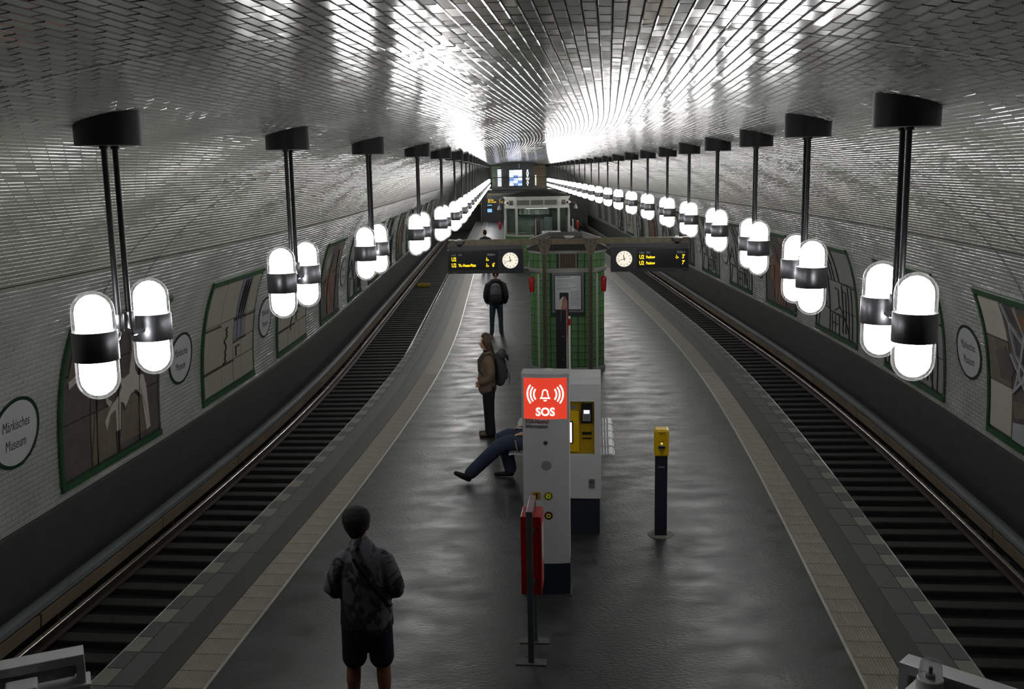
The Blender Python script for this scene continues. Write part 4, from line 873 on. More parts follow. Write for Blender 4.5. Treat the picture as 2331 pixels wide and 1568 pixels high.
for z0, z1, g in ((3.10, 3.16, .03), (3.16, 3.23, .07)): MB().prism(oct_plan(HWB, HFB, CHB, DB, g), z0, z1).build('cornice', M_frame, bo)
mb = MB(); lo = oct_plan(HWB, HFB, CHB, DB, .10); hi = [(-.5, 1.2), (.5, 1.2), (.6, 1.5), (.6, DB - 1), (-.6, DB - 1), (-.6, 1.5)]
mb.add([(x, y, 3.23) for x, y in lo] + [(x, y, 3.45) for x, y in hi], [(i, (i + 1) % 6, 6 + (i + 1) % 6, 6 + i) for i in range(6)] + [tuple(range(6, 12)), tuple(range(6))[::-1]]); mb.build('roof', M_roof, bo)
for i in range(3): MB().box(-.92 + .62 * i, -.92 + .62 * i + .56, -.012, .002, 2.85, 3.07).build('frieze_panel', mat('frieze_dark', (84, 82, 72), rough=.35), fz)
for sg in (-1, 1):
    MB().box(-.14, .14, -.012, .002, 2.85, 3.06).build('frieze_panel', mat('frieze_dark', (84, 82, 72)), fz, loc=(sg * (HFB + HWB) / 2 * 1.0, CHB / 2, 0), rot=(0, 0, sg * math.atan2(CHB, HWB - HFB)))
for x, y in ((-HFB, 0), (HFB, 0), (HWB, CHB), (-HWB, CHB), (HWB, DB), (-HWB, DB)): MB().box(x - .055, x + .055, y - .04, y + .06, 1.52, 2.70).build('mullion', M_frame, bo)
def pane(a, b): mb = MB(); d = Vector((b[0] - a[0], b[1] - a[1], 0)).normalized(); nn_ = Vector((d.y, -d.x, 0)) * .006; mb.add([(a[0] + nn_.x * k, a[1] + nn_.y * k, z) for k in (-1, 1) for z in (1.52, 2.70)] + [(b[0] + nn_.x * k, b[1] + nn_.y * k, z) for k in (-1, 1) for z in (1.52, 2.70)], [(0, 1, 5, 4), (2, 6, 7, 3), (0, 4, 6, 2), (1, 3, 7, 5)]); mb.build('pane', M_winglass, bo)
pane((-HFB, 0), (HFB, 0)); pane((HFB, 0), (HWB, CHB)); pane((-HWB, CHB), (-HFB, 0)); pane((HWB, CHB), (HWB, DB)); pane((-HWB, CHB), (-HWB, DB))
MB().box(-1.40, 1.40, 1.9, 2.0, 1.44, 2.70).build('rear_partition', M_in, bo); MB().box(-.92, .92, .15, .62, 1.44, 1.58, bev=.01).build('desk', M_in, bo); MB().box(-.85, .75, 1.6, 1.88, 2.30, 2.36).build('shelf', M_roof, bo)
random.seed(5); x = -.8
while x < .6: w = random.uniform(.06, .13); MB().box(x, x + w - .008, 1.62, 1.85, 2.36, 2.36 + random.uniform(.2, .3)).build('binder', random.choice([M_frame, M_grey, M_in, M_stone]), bo); x += w
MB().box(-.5, .5, .9, 1.1, 2.66, 2.70).build('added_fill_panel', mat('booth_fill_glow', (240, 240, 230), emit=(245, 250, 235), estr=5., var=0), bo); [MB().box(sg_ * 1.39 - .01, sg_ * 1.39 + .01, .62, 1.9, 1.46, 2.3).build('side_screen', M_in, bo) for sg_ in (-1, 1)]; MB().box(-.25, .15, .4, .5, 1.60, 1.92, bev=.01).build('monitor', M_grey, bo); MB().box(.35, .72, 1.3, 1.85, 1.5, 2.25, bev=.01).build('locker', mat('locker_blue_grey', (104, 112, 116), rough=.5), bo); MB().box(-.75, -.55, .3, .45, 1.58, 1.61, bev=.004).build('papers', M_paper, bo)  # the glowing panel is an unseen fill, added to brighten the booth interior
for sg, nm in ((-1, 'left'), (1, 'right')):
    p, h = at(45.2, .03 + sg * 1.42, 2.96); t = empty('surveillance_camera', p, h, 'white tube camera on the %s corner of the dispatcher booth' % nm, 'camera', 'booth cameras')
    MB().lathe([(.075, -.02), (.085, 0), (.085, .03), (.06, .035)], 18).build('housing', M_whitep, t, True, (-sg * .08, -.02, 0), (math.pi / 2, 0, 0)); MB().lathe([(.055, .03), (.055, .05), (.03, .055)], 16).build('lens', M_blackp, t, True, (-sg * .08, -.02, 0), (math.pi / 2, 0, 0)); MB().box(-.07, .07, .0, .06, -.05, .05, bev=.01).build('mount', M_whitep, t)
    p, h = at(45.3, .03 + sg * 1.72, 2.66); t = empty('bell_lamp', p, h, 'small grey bell shaped lamp hanging off the %s side of the booth' % nm, 'lamp', 'booth side lamps')
    MB().lathe([(.10, 0), (.085, .08), (.05, .16), (.02, .22)], 16).build('shade', M_grey, t, True); MB().tube([(0, 0, .20), (0, 0, .27), (-sg * .26, 0, .29)], .012, 8).build('bracket', M_grey, t, True); MB().lathe([(.02, -.05), (.06, -.03), (.07, 0)], 12).build('globe', M_blackp, t, True)
    grab_pole(43.9, .03 + sg * 1.5, 2.2, sg, 'white upright rail %s of the dispatcher booth' % nm, M_whitep); canister(43.9, .03 + sg * 1.70, 1.86, 'red canister on the rail %s of the dispatcher booth' % nm)
vitrine(41.2, -.09, 'farther poster vitrine in front of the dispatcher booth', 1.14)
ticket_machine(40.3, .42, 'grey ticket machine beside the farther poster vitrine', False)

# ------------------------------------------------------------------ far end of the platform
def fgantry(s):
    p, h = at(s, 0); t = empty('display_gantry', p, h, 'farther steel gantry with departure boards beyond the booth', 'gantry')
    for x in (-.475, .51): link('column', me_col, None, t, (x, 0, 0))
    MB().box(-2.52, 2.58, -.05, .05, 2.83, 2.95).build('beam', M_beam, t)
fgantry(65.)
display('left', -2.54, -.93, False, [('Ruhleben', True, ''), ('Th.-Heuss-Platz', True, "6'")], 'Gleis 1', 64.9, 'farther gantry'); display('right', .95, 2.59, True, [('Pankow', True, "3'"), ('Pankow', False, "7'")], 'Gleis 2', 64.9, 'farther gantry')
M_farwall = mat('stair_block_wall', (70, 72, 72), rough=.6, var=.12)
mb = MB(); mb.box(-3.3, 3.3, 0, 7.5, 0, 2.74); ew = mb.build('wall_stairs', M_farwall, None, loc=F(88.6, 0), rot=(0, 0, HEAD(88.6))); struct(ew, 'dark grey wall under the gallery at the far platform end', 'wall')
MB().box(-1.55, -.75, -.04, .01, 0, 2.1, bev=.01).build('door_leaf', mat('dark_door', (58, 60, 58), rough=.5), ew); MB().box(-1.62, -.68, -.03, 0, 0, 2.17).build('door_frame', M_roof, ew)
for i, z in enumerate((.80 + .0, 1.38, 1.9)):
    p, h = at(88.5, -2.66, z); t = empty('info_screen', p, h, ['lowest', 'middle', 'topmost'][i] + ' of three small blue screens on the far wall', 'screen', 'blue screens at the far wall')
    MB().box(-.23, .23, 0, .06, -.03, .33, bev=.01).build('bezel', M_blackp, t); MB().box(-.20, .20, -.004, .0, 0, .30).build('panel', mat('blue_screen', (60, 90, 150), var=.3, vscale=4, emit=(120, 170, 235), estr=.9), t)
p, h = at(88.5, -1.2, 2.25); t = empty('exit_sign', p, h, 'small green exit sign above the far door', 'sign'); MB().box(-.2, .2, 0, .05, 0, .2, bev=.008).build('housing', M_blackp, t); MB().box(-.19, .19, -.005, 0, .01, .19).build('face', mat('exit_green', (20, 110, 70), emit=(30, 140, 90), estr=.5), t)
p, h = at(86., -3.35, 0); t = empty('stop_post', p, h, 'grey post with small yellow plate at the far left platform edge', 'post'); MB().tube([(0, 0, 0), (0, 0, 2.3)], .06, 10).build('post', M_grey, t, True); MB().box(-.36, -.08, -.05, -.02, 1.6, 1.95, bev=.01).build('plate', M_yellowd, t)
# gallery with railing
p, h = at(88.2, 0, 2.74); ga2 = empty('gallery', p, h, 'raised gallery with railing across the far end of the hall', 'gallery')
MB().box(-2.42, 2.42, 0, 8.4, 0, .2, bev=.02).build('floor_slab', M_farwall, ga2); MB().box(-2.42, 2.42, 0, .06, 1.05, 1.11).build('handrail', M_greengrout, ga2)
for i in range(48):
    x = -2.38 + 4.76 * i / 47; MB().box(x - .012, x + .012, .02, .05, .2, 1.06).build('baluster', M_greengrout, ga2)
for u0, u1, m, nm in ((-2.45, -1.62, M_green, 'green tiled wall panel left of the lit shop on the gallery'), (1.25, 2.45, mat('brass_mesh', (112, 98, 74), rough=.5, metal=.3, var=.4, vscale=9), 'brass coloured lattice wall right of the lit shop')):
    p, h = at(92.3, (u0 + u1) / 2, 2.94); t = empty('gallery_wall', p, h, nm, 'wall panel'); w = u1 - u0; n = 8
    for i in range(n):
        for j in range(7): MB().box(-w / 2 + w * i / n + .008, -w / 2 + w * (i + 1) / n - .008, 0, .1, .0 + .27 * j + .008, .27 * (j + 1) - .008).build('panel', m, t)
    if m is M_green: MB().box(-w / 2, w / 2, .06, .14, 0, 1.93).build('backing', M_greengrout, t)
    else:
        MB().box(-w / 2, w / 2, .06, .14, 0, 1.93).build('backing', M_roof, t); MB().tube([(-.3, -.1, .1), (-.3, -.1, 1.0)], .05, 10).build('lit_rail', mat('rail_light', (240, 240, 240), emit=(255, 250, 235), estr=.8), t)
p, h = at(88.9, -.05, 2.94); sh = empty('gallery_shop', p, h, 'dark framed shop on the gallery with bright window and white letters', 'shop')
MB().box(-1.5, 1.35, .1, 3.2, 0, 1.86).build('box', mat('shop_dark_green', (38, 46, 46), rough=.4), sh)
mb = MB(); n = 12; vs = [(-1.3 + 2.6 * i / n, yy, z) for yy in (.0, .3) for i in range(n + 1) for z in (1.62, zvault(-1.3 + 2.6 * i / n) - 2.95 - .02)]; k_ = 2 * (n + 1)
mb.add(vs, [(2 * i, 2 * i + 2, 2 * i + 3, 2 * i + 1) for i in range(n)] + [(k_ + 2 * i, k_ + 2 * i + 1, k_ + 2 * i + 3, k_ + 2 * i + 2) for i in range(n)] + [(2 * i + 1, 2 * i + 3, k_ + 2 * i + 3, k_ + 2 * i + 1) for i in range(n)] + [(2 * i, k_ + 2 * i, k_ + 2 * i + 2, 2 * i + 2) for i in range(n)] + [(0, 1, k_ + 1, k_), (2 * n, k_ + 2 * n, k_ + 2 * n + 1, 2 * n + 1)]); mb.build('fascia', mat('shop_fascia', (48, 56, 56), rough=.5), sh)
M_win = [mat('shop_window_%s' % k, c, rough=.3, var=.25, vscale=3, emit=c, estr=e) for k, c, e in (('white', (225, 235, 250), 1.5), ('blue', (96, 132, 205), .9), ('pale', (170, 190, 240), 1.2))]
wn = MB().box(-.88, .32, .03, .1, .08, 1.52).build('window_frame', M_blackp, sh)
random.seed(9)
for j in range(6):
    for i in range(3): MB().box(-.84 + .38 * i + .01, -.84 + .38 * (i + 1) - .01, .02, .03, .12 + .23 * j + .01, .12 + .23 * (j + 1) - .012).build('pane', M_win[(i + j * 2 + (j > 3)) % 3 if j < 4 else (0 if i else 2)], wn)
for j in range(12): MB().box(-1.86, -1.53, .0, .06, .10 + .125 * j, .10 + .125 * j + .085).build('light_bar', mat('light_bar', (225, 225, 250), emit=(222, 222, 255), estr=1.2, var=0), sh)
for i, ch in enumerate('SUBWAY'): text('letter', ch, .30, mat('shop_letter', (250, 250, 250), emit=(255, 255, 255), estr=1., var=0), sh, (.78, .0, 1.30 - .235 * i), 'CENTER', 1., .01)
MB().tube([(.04, -.08, 1.66), (.04, -.08, 2.0)], .03, 8).build('hanging_rod', M_whitep, sh, True)

# ------------------------------------------------------------------ stainless gates at the stair foot
M_gate = mat('gate_steel', (190, 190, 194), rough=.42, metal=.15, var=.06)
def gate(loc, rz, L, label, sgn):
    t = empty('platform_gate', loc, rz, label, 'gate', 'stainless gates at the stair foot'); x0, x1 = (0, L) if sgn > 0 else (-L, 0)
    xi = 0.; e = sgn
    fr_ = MB(); fr_.box(x0, x1, -.16, 0, 1.03, 1.10, bev=.006); fr_.build('top_beam', M_gate, t)
    for x in (0, e * L): MB().box(min(x, x + e * .06 * (1 if x == 0 else -1)), max(x, x + e * .06 * (1 if x == 0 else -1)), -.16, 0, 0, 1.03, bev=.005).build('post', M_gate, t)
    MB().box(x0 + .07, x1 - .07, -.10, -.06, .92, 1.015, bev=.003).build('upper_panel', M_gate, t); MB().box(x0 + .07, x1 - .07, -.10, -.06, .08, .78, bev=.003).build('lower_panel', M_gate, t)
    MB().box(x0 - .03, x1 + .03, -.19, .01, .80, .885, bev=.008).build('guard_rail', M_gate, t)
    return t
gl_ = gate(F(6.38, -3.10), math.atan2(-.21, -.47) + math.pi, .80, 'stainless steel gate at the left platform edge near the viewer', -1)
for o in list(gl_.children): pass
MB().box(-.50, -.30, -.36, -.19, .80, 1.02, bev=.012).build('control_box', M_gate, gl_)
gr_ = gate(F(6.60, 2.70), math.atan2(-.46, .48), .95, 'stainless steel gate at the right platform edge near the viewer', 1)
jb = MB().box(.12, .34, -.36, -.16, .86, 1.03, bev=.012).build('junction_box', M_whitep, gr_)
bc = empty('warning_beacon', gr_.matrix_basis @ Vector((.24, -.24, 1.03)), gr_.rotation_euler.z, 'clear ribbed warning beacon on the right stainless gate', 'beacon')
MB().lathe([(.088, 0), (.088, .01), (.082, .07), (.076, .075)], 26).build('base', M_whitep, bc, True)
M_bglass = glass_mat('beacon_glass', (.74, .75, .77), .9, .08, haze=.8, hz=.7)
mb = MB(); seg = 48; vs = []
for r, z in ((.074, .074), (.071, .12), (.068, .165), (.062, .185), (.045, .197), (.004, .20)):
    for j in range(seg): a = 2 * math.pi * j / seg; rr = r * (1 - (.03 if j % 2 and z < .17 else 0)); vs.append((rr * math.cos(a), rr * math.sin(a), z))
mb.add(vs, [(i * seg + j, i * seg + (j + 1) % seg, (i + 1) * seg + (j + 1) % seg, (i + 1) * seg + j) for i in range(5) for j in range(seg)]); mb.build('lens', M_bglass, bc)
MB().lathe([(.03, .07), (.03, .10), (.012, .105), (.012, .15)], 14).build('bulb', M_grey, bc, True)

# ================================================================== people
def blob(name, chains, m, parent=None, voxel=.013, smooth=3, ref=None):
    """chains: list of (points [(x,y,z,rx,ry)], ref axis for rx); merged to one continuous skin"""
    mb = MB(); seg = 14
    for pts, ax in chains:
        P = [Vector(p[:3]) for p in pts]; R_ = [(p[3], p[4] if len(p) > 4 else p[3]) for p in pts]
        d0 = (P[1] - P[0]).normalized(); d1 = (P[-1] - P[-2]).normalized()
        P2 = [P[0] - d0 * R_[0][1] * .75, P[0] - d0 * R_[0][1] * .45] + P + [P[-1] + d1 * R_[-1][1] * .45, P[-1] + d1 * R_[-1][1] * .75]
        R2 = [(R_[0][0] * .35, R_[0][1] * .35), (R_[0][0] * .8, R_[0][1] * .8)] + R_ + [(R_[-1][0] * .8, R_[-1][1] * .8), (R_[-1][0] * .35, R_[-1][1] * .35)]
        rings = []
        for i, c in enumerate(P2):
            d = (P2[min(i + 1, len(P2) - 1)] - P2[max(i - 1, 0)]).normalized(); a = Vector(ax); a = (a - d * a.dot(d)).normalized(); b = d.cross(a)
            rings.append([c + a * math.cos(t) * R2[i][0] + b * math.sin(t) * R2[i][1] for t in [2 * math.pi * j / seg for j in range(seg)]])
        vs = [v for r in rings for v in r]; n = len(rings)
        mb.add(vs, [(i * seg + j, i * seg + (j + 1) % seg, (i + 1) * seg + (j + 1) % seg, (i + 1) * seg + j) for i in range(n - 1) for j in range(seg)] + [tuple(range(seg))[::-1], tuple((n - 1) * seg + j for j in range(seg))])
    me = mb.mesh(name, None); o = bpy.data.objects.new(name, me); col.objects.link(o)
    r = o.modifiers.new('r', 'REMESH'); r.mode = 'VOXEL'; r.voxel_size = voxel; r.use_smooth_shade = True
    sm = o.modifiers.new('s', 'SMOOTH'); sm.iterations = smooth; sm.factor = .5
    dg = bpy.context.evaluated_depsgraph_get(); me2 = bpy.data.meshes.new_from_object(o.evaluated_get(dg)); bpy.data.objects.remove(o); bpy.data.meshes.remove(me)
    me2.name = name; me2.materials.clear(); me2.materials.append(m); me2.polygons.foreach_set('use_smooth', [True] * len(me2.polygons)); return link(name, me2, None, parent)
X, Y, Z = (1, 0, 0), (0, 1, 0), (0, 0, 1)
M_skin = mat('skin', (150, 104, 80), rough=.5, var=.06); M_skin2 = mat('skin_light', (196, 150, 126), rough=.5, var=.06)
M_hairD = mat('hair_dark', (18, 15, 14), rough=.75, var=.4, vscale=40, bump=1., bscale=90); M_hairB = mat('hair_brown', (76, 56, 40), rough=.55, var=.35, vscale=30, bump=.6, bscale=60)
M_denim = mat('denim', (52, 68, 90), rough=.85, var=.2, vscale=14, bump=.15, bscale=120); M_denimD = mat('dark_denim', (48, 60, 80), rough=.85, var=.25, vscale=8)
M_blackcloth = mat('black_cloth', (20, 20, 22), rough=.8, var=.2, vscale=10); M_shoe = mat('black_shoe', (18, 18, 18), rough=.5); M_sole = mat('white_sole', (150, 150, 148), rough=.6)
def head_chain(cx, cy, cz, k=1., tilt=0.):      # facing +y: skull, jaw, nose, ears, neck excluded
    f = lambda x, y, z, r, q=None: (cx + x * k, cy + y * k, cz + z * k, r * k, (q or r) * k)
    return [([f(0, -.012, -.02, .072, .088), f(0, -.008, .03, .078, .098), f(0, -.012, .075, .066, .084)], X), ([f(0, .045, -.085, .042, .045), f(0, .04, -.04, .056, .058), f(0, .03, 0, .064, .066)], X),
            ([f(0, .092, -.012, .010), f(0, .108, -.032, .015)], X), ([f(0, .09, -.062, .022, .010), f(0, .088, -.068, .022, .010)], X), ([f(.078, -.005, -.022, .008, .018), f(.084, -.012, .018, .008, .020)], Y), ([f(-.078, -.005, -.022, .008, .018), f(-.084, -.012, .018, .008, .020)], Y)]
def eyes(parent, cx, cy, cz, k=1.):
    for sx in (-1, 1): MB().lathe([(.002, -.012), (.010, -.008), (.0125, 0), (.010, .008), (.002, .012)], 10).build('eye', M_paper, parent, True, (cx + sx * .031 * k, cy + .082 * k, cz + .005 * k))
def hand_chains(wx, wy, wz, dx, dy, dz, sx, curl=.5, side=(1, 0, 0), down=(0, 0, -1)):
    """five separate fingers from a palm at the wrist, direction d, thumb towards side"""
    d = Vector((dx, dy, dz)).normalized(); sd = Vector(side); sd = (sd - d * sd.dot(d)).normalized(); nrm = d.cross(sd); dn = Vector(down); nrm = nrm if nrm.dot(dn) > 0 else -nrm
    w = Vector((wx, wy, wz)); T = lambda v, r, q=None: (v.x, v.y, v.z, r, q or r); out = [([T(w, .026, .019), T(w + d * .04, .038, .016), T(w + d * .085, .040, .014)], tuple(sd))]
    for i, ln in enumerate((.075, .085, .080, .062)):
        b = w + d * .088 + sd * (.030 - .020 * i); m_ = b + d * ln * .5 + nrm * curl * ln * .25; e = m_ + (d * (1 - curl) + nrm * curl * 1.2).normalized() * ln * .5; out.append(([T(b - d * .01, .0095), T(m_, .0085), T(e, .007)], tuple(sd)))
    b = w + d * .03 + sd * .03; m_ = b + (d * .6 + sd * .8).normalized() * .04; e = m_ + (d * .9 + sd * .2 + nrm * curl * .5).normalized() * .035; out.append(([T(b, .014), T(m_, .011), T(e, .009)], tuple(nrm)))
    return out

# ---- man in printed overshirt, seen from behind
p_, h_ = at(7.46, -1.30)
m1 = empty('person', p_, h_ + .08, 'man in dark printed overshirt and navy shorts, seen from behind', 'person')
M_print = mat('printed_cloth', (54, 54, 60), rough=.85, var=.2, vscale=6, bump=.2, bscale=60)
nt = M_print.node_tree; vb = nt.nodes['Principled BSDF']; tc = nt.nodes.new('ShaderNodeTexCoord'); nz = nt.nodes.new('ShaderNodeTexNoise'); nz.inputs['Scale'].default_value = 5; nz.inputs['Detail'].default_value = 6; nz.inputs['Distortion'].default_value = 2.5
rp = nt.nodes.new('ShaderNodeValToRGB'); rp.color_ramp.elements[0].position = .50; rp.color_ramp.elements[0].color = (*srgb(100, 100, 108), 1); rp.color_ramp.elements[1].position = .56; rp.color_ramp.elements[1].color = (*srgb(44, 44, 49), 1)
nt.links.new(tc.outputs['Object'], nz.inputs['Vector']); nt.links.new(nz.outputs['Fac'], rp.inputs[0]); nt.links.new(rp.outputs[0], vb.inputs['Base Color'])
HX, HY, HZ_ = -.055, .06, 1.60
body = head_chain(HX, HY, HZ_, 1.08) + [([(-.01, .0, 1.40, .066, .066), (-.035, .03, 1.47, .066, .066), (-.05, .045, 1.54, .064, .064)], X), ([(0, .0, .92, .16, .11), (0, 0, 1.1, .15, .10), (0, 0, 1.3, .16, .10), (0, 0, 1.38, .11, .07)], X)]
for sx in (-1, 1):
    body += [([(sx * .13, 0, 1.35, .045), (sx * .235, -.03, 1.14, .045), (sx * .21, .14, 1.08, .042), (sx * .10, .28, 1.14, .03)], X), ([(sx * .10, .0, .90, .10), (sx * .115, .01, .62, .078), (sx * .12, .015, .48, .058), (sx * .125, -.01, .32, .060), (sx * .13, -.01, .10, .040)], X), ([(sx * .13, -.05, .05, .042, .035), (sx * .14, .06, .035, .046, .032), (sx * .145, .14, .03, .042, .025)], X)]
    body += hand_chains(sx * .10, .28, 1.14, -sx * .4, .8, .25, sx, .6, (-sx * .3, 0, 1))
bd = blob('body', body, M_skin, m1, .012, 2); eyes(bd, HX, HY, HZ_)
blob('hair', [([(HX, HY - .052, HZ_ - .06, .058, .040), (HX, HY - .05, HZ_ - .01, .090, .068), (HX, HY - .03, HZ_ + .045, .114, .104), (HX, HY - .008, HZ_ + .098, .116, .104)], X), ([(HX, HY + .03, HZ_ + .09, .078, .07), (HX - .01, HY + .05, HZ_ + .11, .07, .05)], X), ([(HX - .05, HY, HZ_ + .06, .05, .08), (HX - .06, HY + .02, HZ_ + .09, .045, .07)], X)], M_hairD, m1, .010, 2)
sh_ = [([(.005, -.005, .80, .222, .155), (.005, -.005, .95, .212, .150), (0, -.005, 1.10, .198, .140), (0, -.01, 1.25, .200, .135), (0, -.005, 1.345, .185, .115), (-.01, 0, 1.40, .14, .095), (-.02, .01, 1.455, .10, .085)], X), ([(-.02, .01, 1.42, .100, .088), (-.033, .022, 1.470, .092, .086)], X)]
for sx in (-1, 1): sh_ += [([(sx * .11, 0, 1.375, .072), (sx * .175, -.005, 1.335, .074), (sx * .225, -.025, 1.23, .070), (sx * .265, -.045, 1.12, .068), (sx * .250, .03, 1.06, .066), (sx * .20, .14, 1.085, .060), (sx * .13, .23, 1.12, .050)], Y)]
blob('overshirt', sh_, M_print, m1, .012, 3)
so = [([(0, 0, .74, .185, .135), (0, 0, .90, .175, .13)], X)]
for sx in (-1, 1): so += [([(sx * .095, 0, .82, .115, .125), (sx * .105, .005, .66, .106, .112), (sx * .112, .01, .49, .102, .105)], X)]
blob('shorts', so, mat('navy_shorts', (22, 26, 40), rough=.85, var=.15), m1, .012, 2)
mb = MB(); n = 18
pts = [(-.07 + .27 * i / n, -.105 - .045 * math.sin(math.pi * min(1, i / n + .12)), 1.435 - .43 * i / n) for i in range(n + 1)]
pts = [(-.045, -.03, 1.478), (-.06, -.075, 1.455)] + pts[1:] + [(.222, -.07, .99)]
for a, b in zip(pts[:-1], pts[1:]): pass
nx = .5; mb.add([q for x_, y_, z_ in [(a_, b_ - .022, c_) for a_, b_, c_ in pts] for q in ((x_ - .013, y_ - .012, z_ - .010), (x_ + .013, y_ - .012, z_ + .010), (x_ + .013, y_ + .012, z_ + .010), (x_ - .013, y_ + .012, z_ - .010))], [(4 * i + j, 4 * i + (j + 1) % 4, 4 * i + 4 + (j + 1) % 4, 4 * i + 4 + j) for i in range(len(pts) - 1) for j in range(4)]); mb.build('shoulder_strap', M_blackcloth, m1)
for sx in (-1, 1): blob('shoe', [([(sx * .13, -.06, .05, .050, .045), (sx * .14, .06, .04, .052, .04), (sx * .147, .16, .035, .046, .03)], X)], M_shoe, m1, .012, 1)
ph = empty('mobile_phone', (m1.matrix_basis @ Vector((0, .36, 1.20))), h_ + .08, 'dark mobile phone held in front of the man in shorts', 'phone'); MB().box(-.038, .038, -.005, .005, -.075, .075, bev=.004).build('case', M_blackp, ph); MB().box(-.034, .034, -.0065, -.005, -.068, .068).build('glass', M_screen, ph)

# ---- woman with backpack, facing the left track
p_, h_ = at(16.2, -1.30)
m2 = empty('person', p_, h_ + math.pi / 2 + .12, 'woman in brown jacket and black trousers, facing the left track', 'person')
K = .965
HX, HY, HZ_ = 0, .03, 1.60
body = head_chain(HX, HY, HZ_, .96) + [([(0, -.015, 1.36, .055, .055), (0, .0, 1.45, .048, .052), (0, .015, 1.53, .05, .055)], X), ([(0, 0, .92, .15, .11), (0, 0, 1.1, .13, .10), (0, 0, 1.3, .14, .10), (0, 0, 1.37, .12, .08)], X)]
for sx in (-1, 1): body += [([(sx * .16, -.02, 1.34, .05), (sx * .21, -.05, 1.10, .042), (sx * .17, .10, .96, .036)], X), ([(sx * .085, 0, .90, .085), (sx * .08, .01, .48, .055), (sx * .08, -.02, .10, .040)], X), ([(sx * .08, -.04, .045, .04, .035), (sx * .085, .10, .03, .042, .026)], X)] + hand_chains(sx * .17, .10, .96, -sx * .5, .5, -.5, sx, .4, (0, 1, .3))
bd = blob('body', body, M_skin2, m2, .012, 2); eyes(bd, HX, HY, HZ_, .96)
hr = blob('hair', [([(HX, HY - .035, HZ_ - .02, .078, .062), (HX, HY - .025, HZ_ + .04, .086, .092), (HX, HY - .010, HZ_ + .085, .076, .090), (HX, HY + .01, HZ_ + .105, .06, .07)], X), ([(.03, HY - .06, HZ_ - .02, .06, .05), (.045, HY - .085, HZ_ - .09, .06, .045), (.05, HY - .10, HZ_ - .17, .052, .04), (.055, HY - .125, HZ_ - .25, .035, .03), (.05, HY - .15, HZ_ - .29, .02, .02)], X), ([(-.055, HY - .005, HZ_ + .03, .042, .075), (-.066, HY - .025, HZ_ - .03, .036, .062), (-.066, HY - .045, HZ_ - .10, .026, .045)], X), ([(.055, HY - .005, HZ_ + .03, .042, .075), (.066, HY - .025, HZ_ - .03, .036, .062), (.066, HY - .045, HZ_ - .10, .026, .045)], X)], M_hairB, m2, .010, 2)
M_jacket = mat('brown_jacket', (112, 94, 76), rough=.8, var=.14, vscale=7, bump=.3, bscale=18)
jk = [([(0, .015, .80, .185, .155), (0, .02, .92, .19, .165), (0, .01, 1.08, .18, .15), (0, .0, 1.22, .18, .14), (0, -.01, 1.33, .17, .12), (0, -.01, 1.39, .10, .085)], X), ([(0, -.005, 1.40, .066, .07), (0, .005, 1.45, .062, .068)], X)]
for sx in (-1, 1): jk += [([(sx * .13, -.01, 1.33, .085), (sx * .19, -.02, 1.27, .082), (sx * .225, -.045, 1.12, .075), (sx * .215, -.02, 1.03, .072), (sx * .19, .07, .97, .062), (sx * .16, .12, .95, .055)], Y)]
blob('jacket', jk, M_jacket, m2, .012, 3)
MB().lathe([(.060, 0), (.068, .02), (.064, .03)], 16, capb=False, capt=False).build('collar', M_blackcloth, m2, True, (0, .012, 1.44))
tr_ = [([(0, 0, .80, .155, .125), (0, 0, .90, .15, .12)], X)]
for sx in (-1, 1): tr_ += [([(sx * .08, -.005, .86, .098, .115), (sx * .08, 0, .60, .088, .098), (sx * .08, -.005, .35, .078, .088), (sx * .08, -.02, .10, .076, .090), (sx * .08, -.02, .05, .078, .092)], X)]
blob('trousers', tr_, M_blackcloth, m2, .012, 2)
for sx in (-1, 1): blob('shoe', [([(sx * .08, -.05, .04, .045, .04), (sx * .082, .06, .038, .048, .038), (sx * .085, .15, .035, .044, .032)], X)], mat('brown_shoe', (84, 66, 48), rough=.6), m2, .010, 1)
bp = empty('backpack', (m2.matrix_basis @ Vector((0, -.115, .86))), h_ + math.pi / 2 + .12, 'grey roll top backpack worn by the woman in brown', 'backpack')
M_bag = mat('grey_bag_cloth', (58, 58, 62), rough=.8, var=.25, vscale=9, bump=.4, bscale=22)
blob('bag', [([(0, -.08, .06, .15, .085), (0, -.10, .20, .165, .11), (0, -.09, .38, .16, .10), (0, -.07, .50, .15, .085)], X), ([(0, -.17, .14, .11, .05), (0, -.18, .26, .10, .045)], X)], M_bag, bp, .012, 3)
blob('roll_top', [([(-.15, -.12, .535, .062, .075), (0, -.13, .55, .066, .08), (.15, -.12, .535, .062, .075)], Y), ([(0, -.20, .50, .12, .03), (0, -.22, .44, .11, .02)], X)], M_bag, bp, .012, 2)
for sx in (-1, 1):
    MB().tube([(sx * .09, -.02, .47), (sx * .10, .08, .56), (sx * .11, .18, .54), (sx * .115, .27, .42), (sx * .13, .27, .28), (sx * .16, .14, .14), (sx * .15, .0, .10)], .018, 8).build('shoulder_strap', mat('olive_strap', (70, 66, 52), rough=.8), bp, True)
    MB().tube([(sx * .15, .05, .12), (sx * .165, .06, .0), (sx * .165, .06, -.16)], .006, 6).build('webbing', M_bag, bp, True)
MB().tube([(.05, -.24, .2), (.05, -.25, .08), (.05, -.24, .0)], .007, 6).build('buckle_strap', M_blackcloth, bp, True)

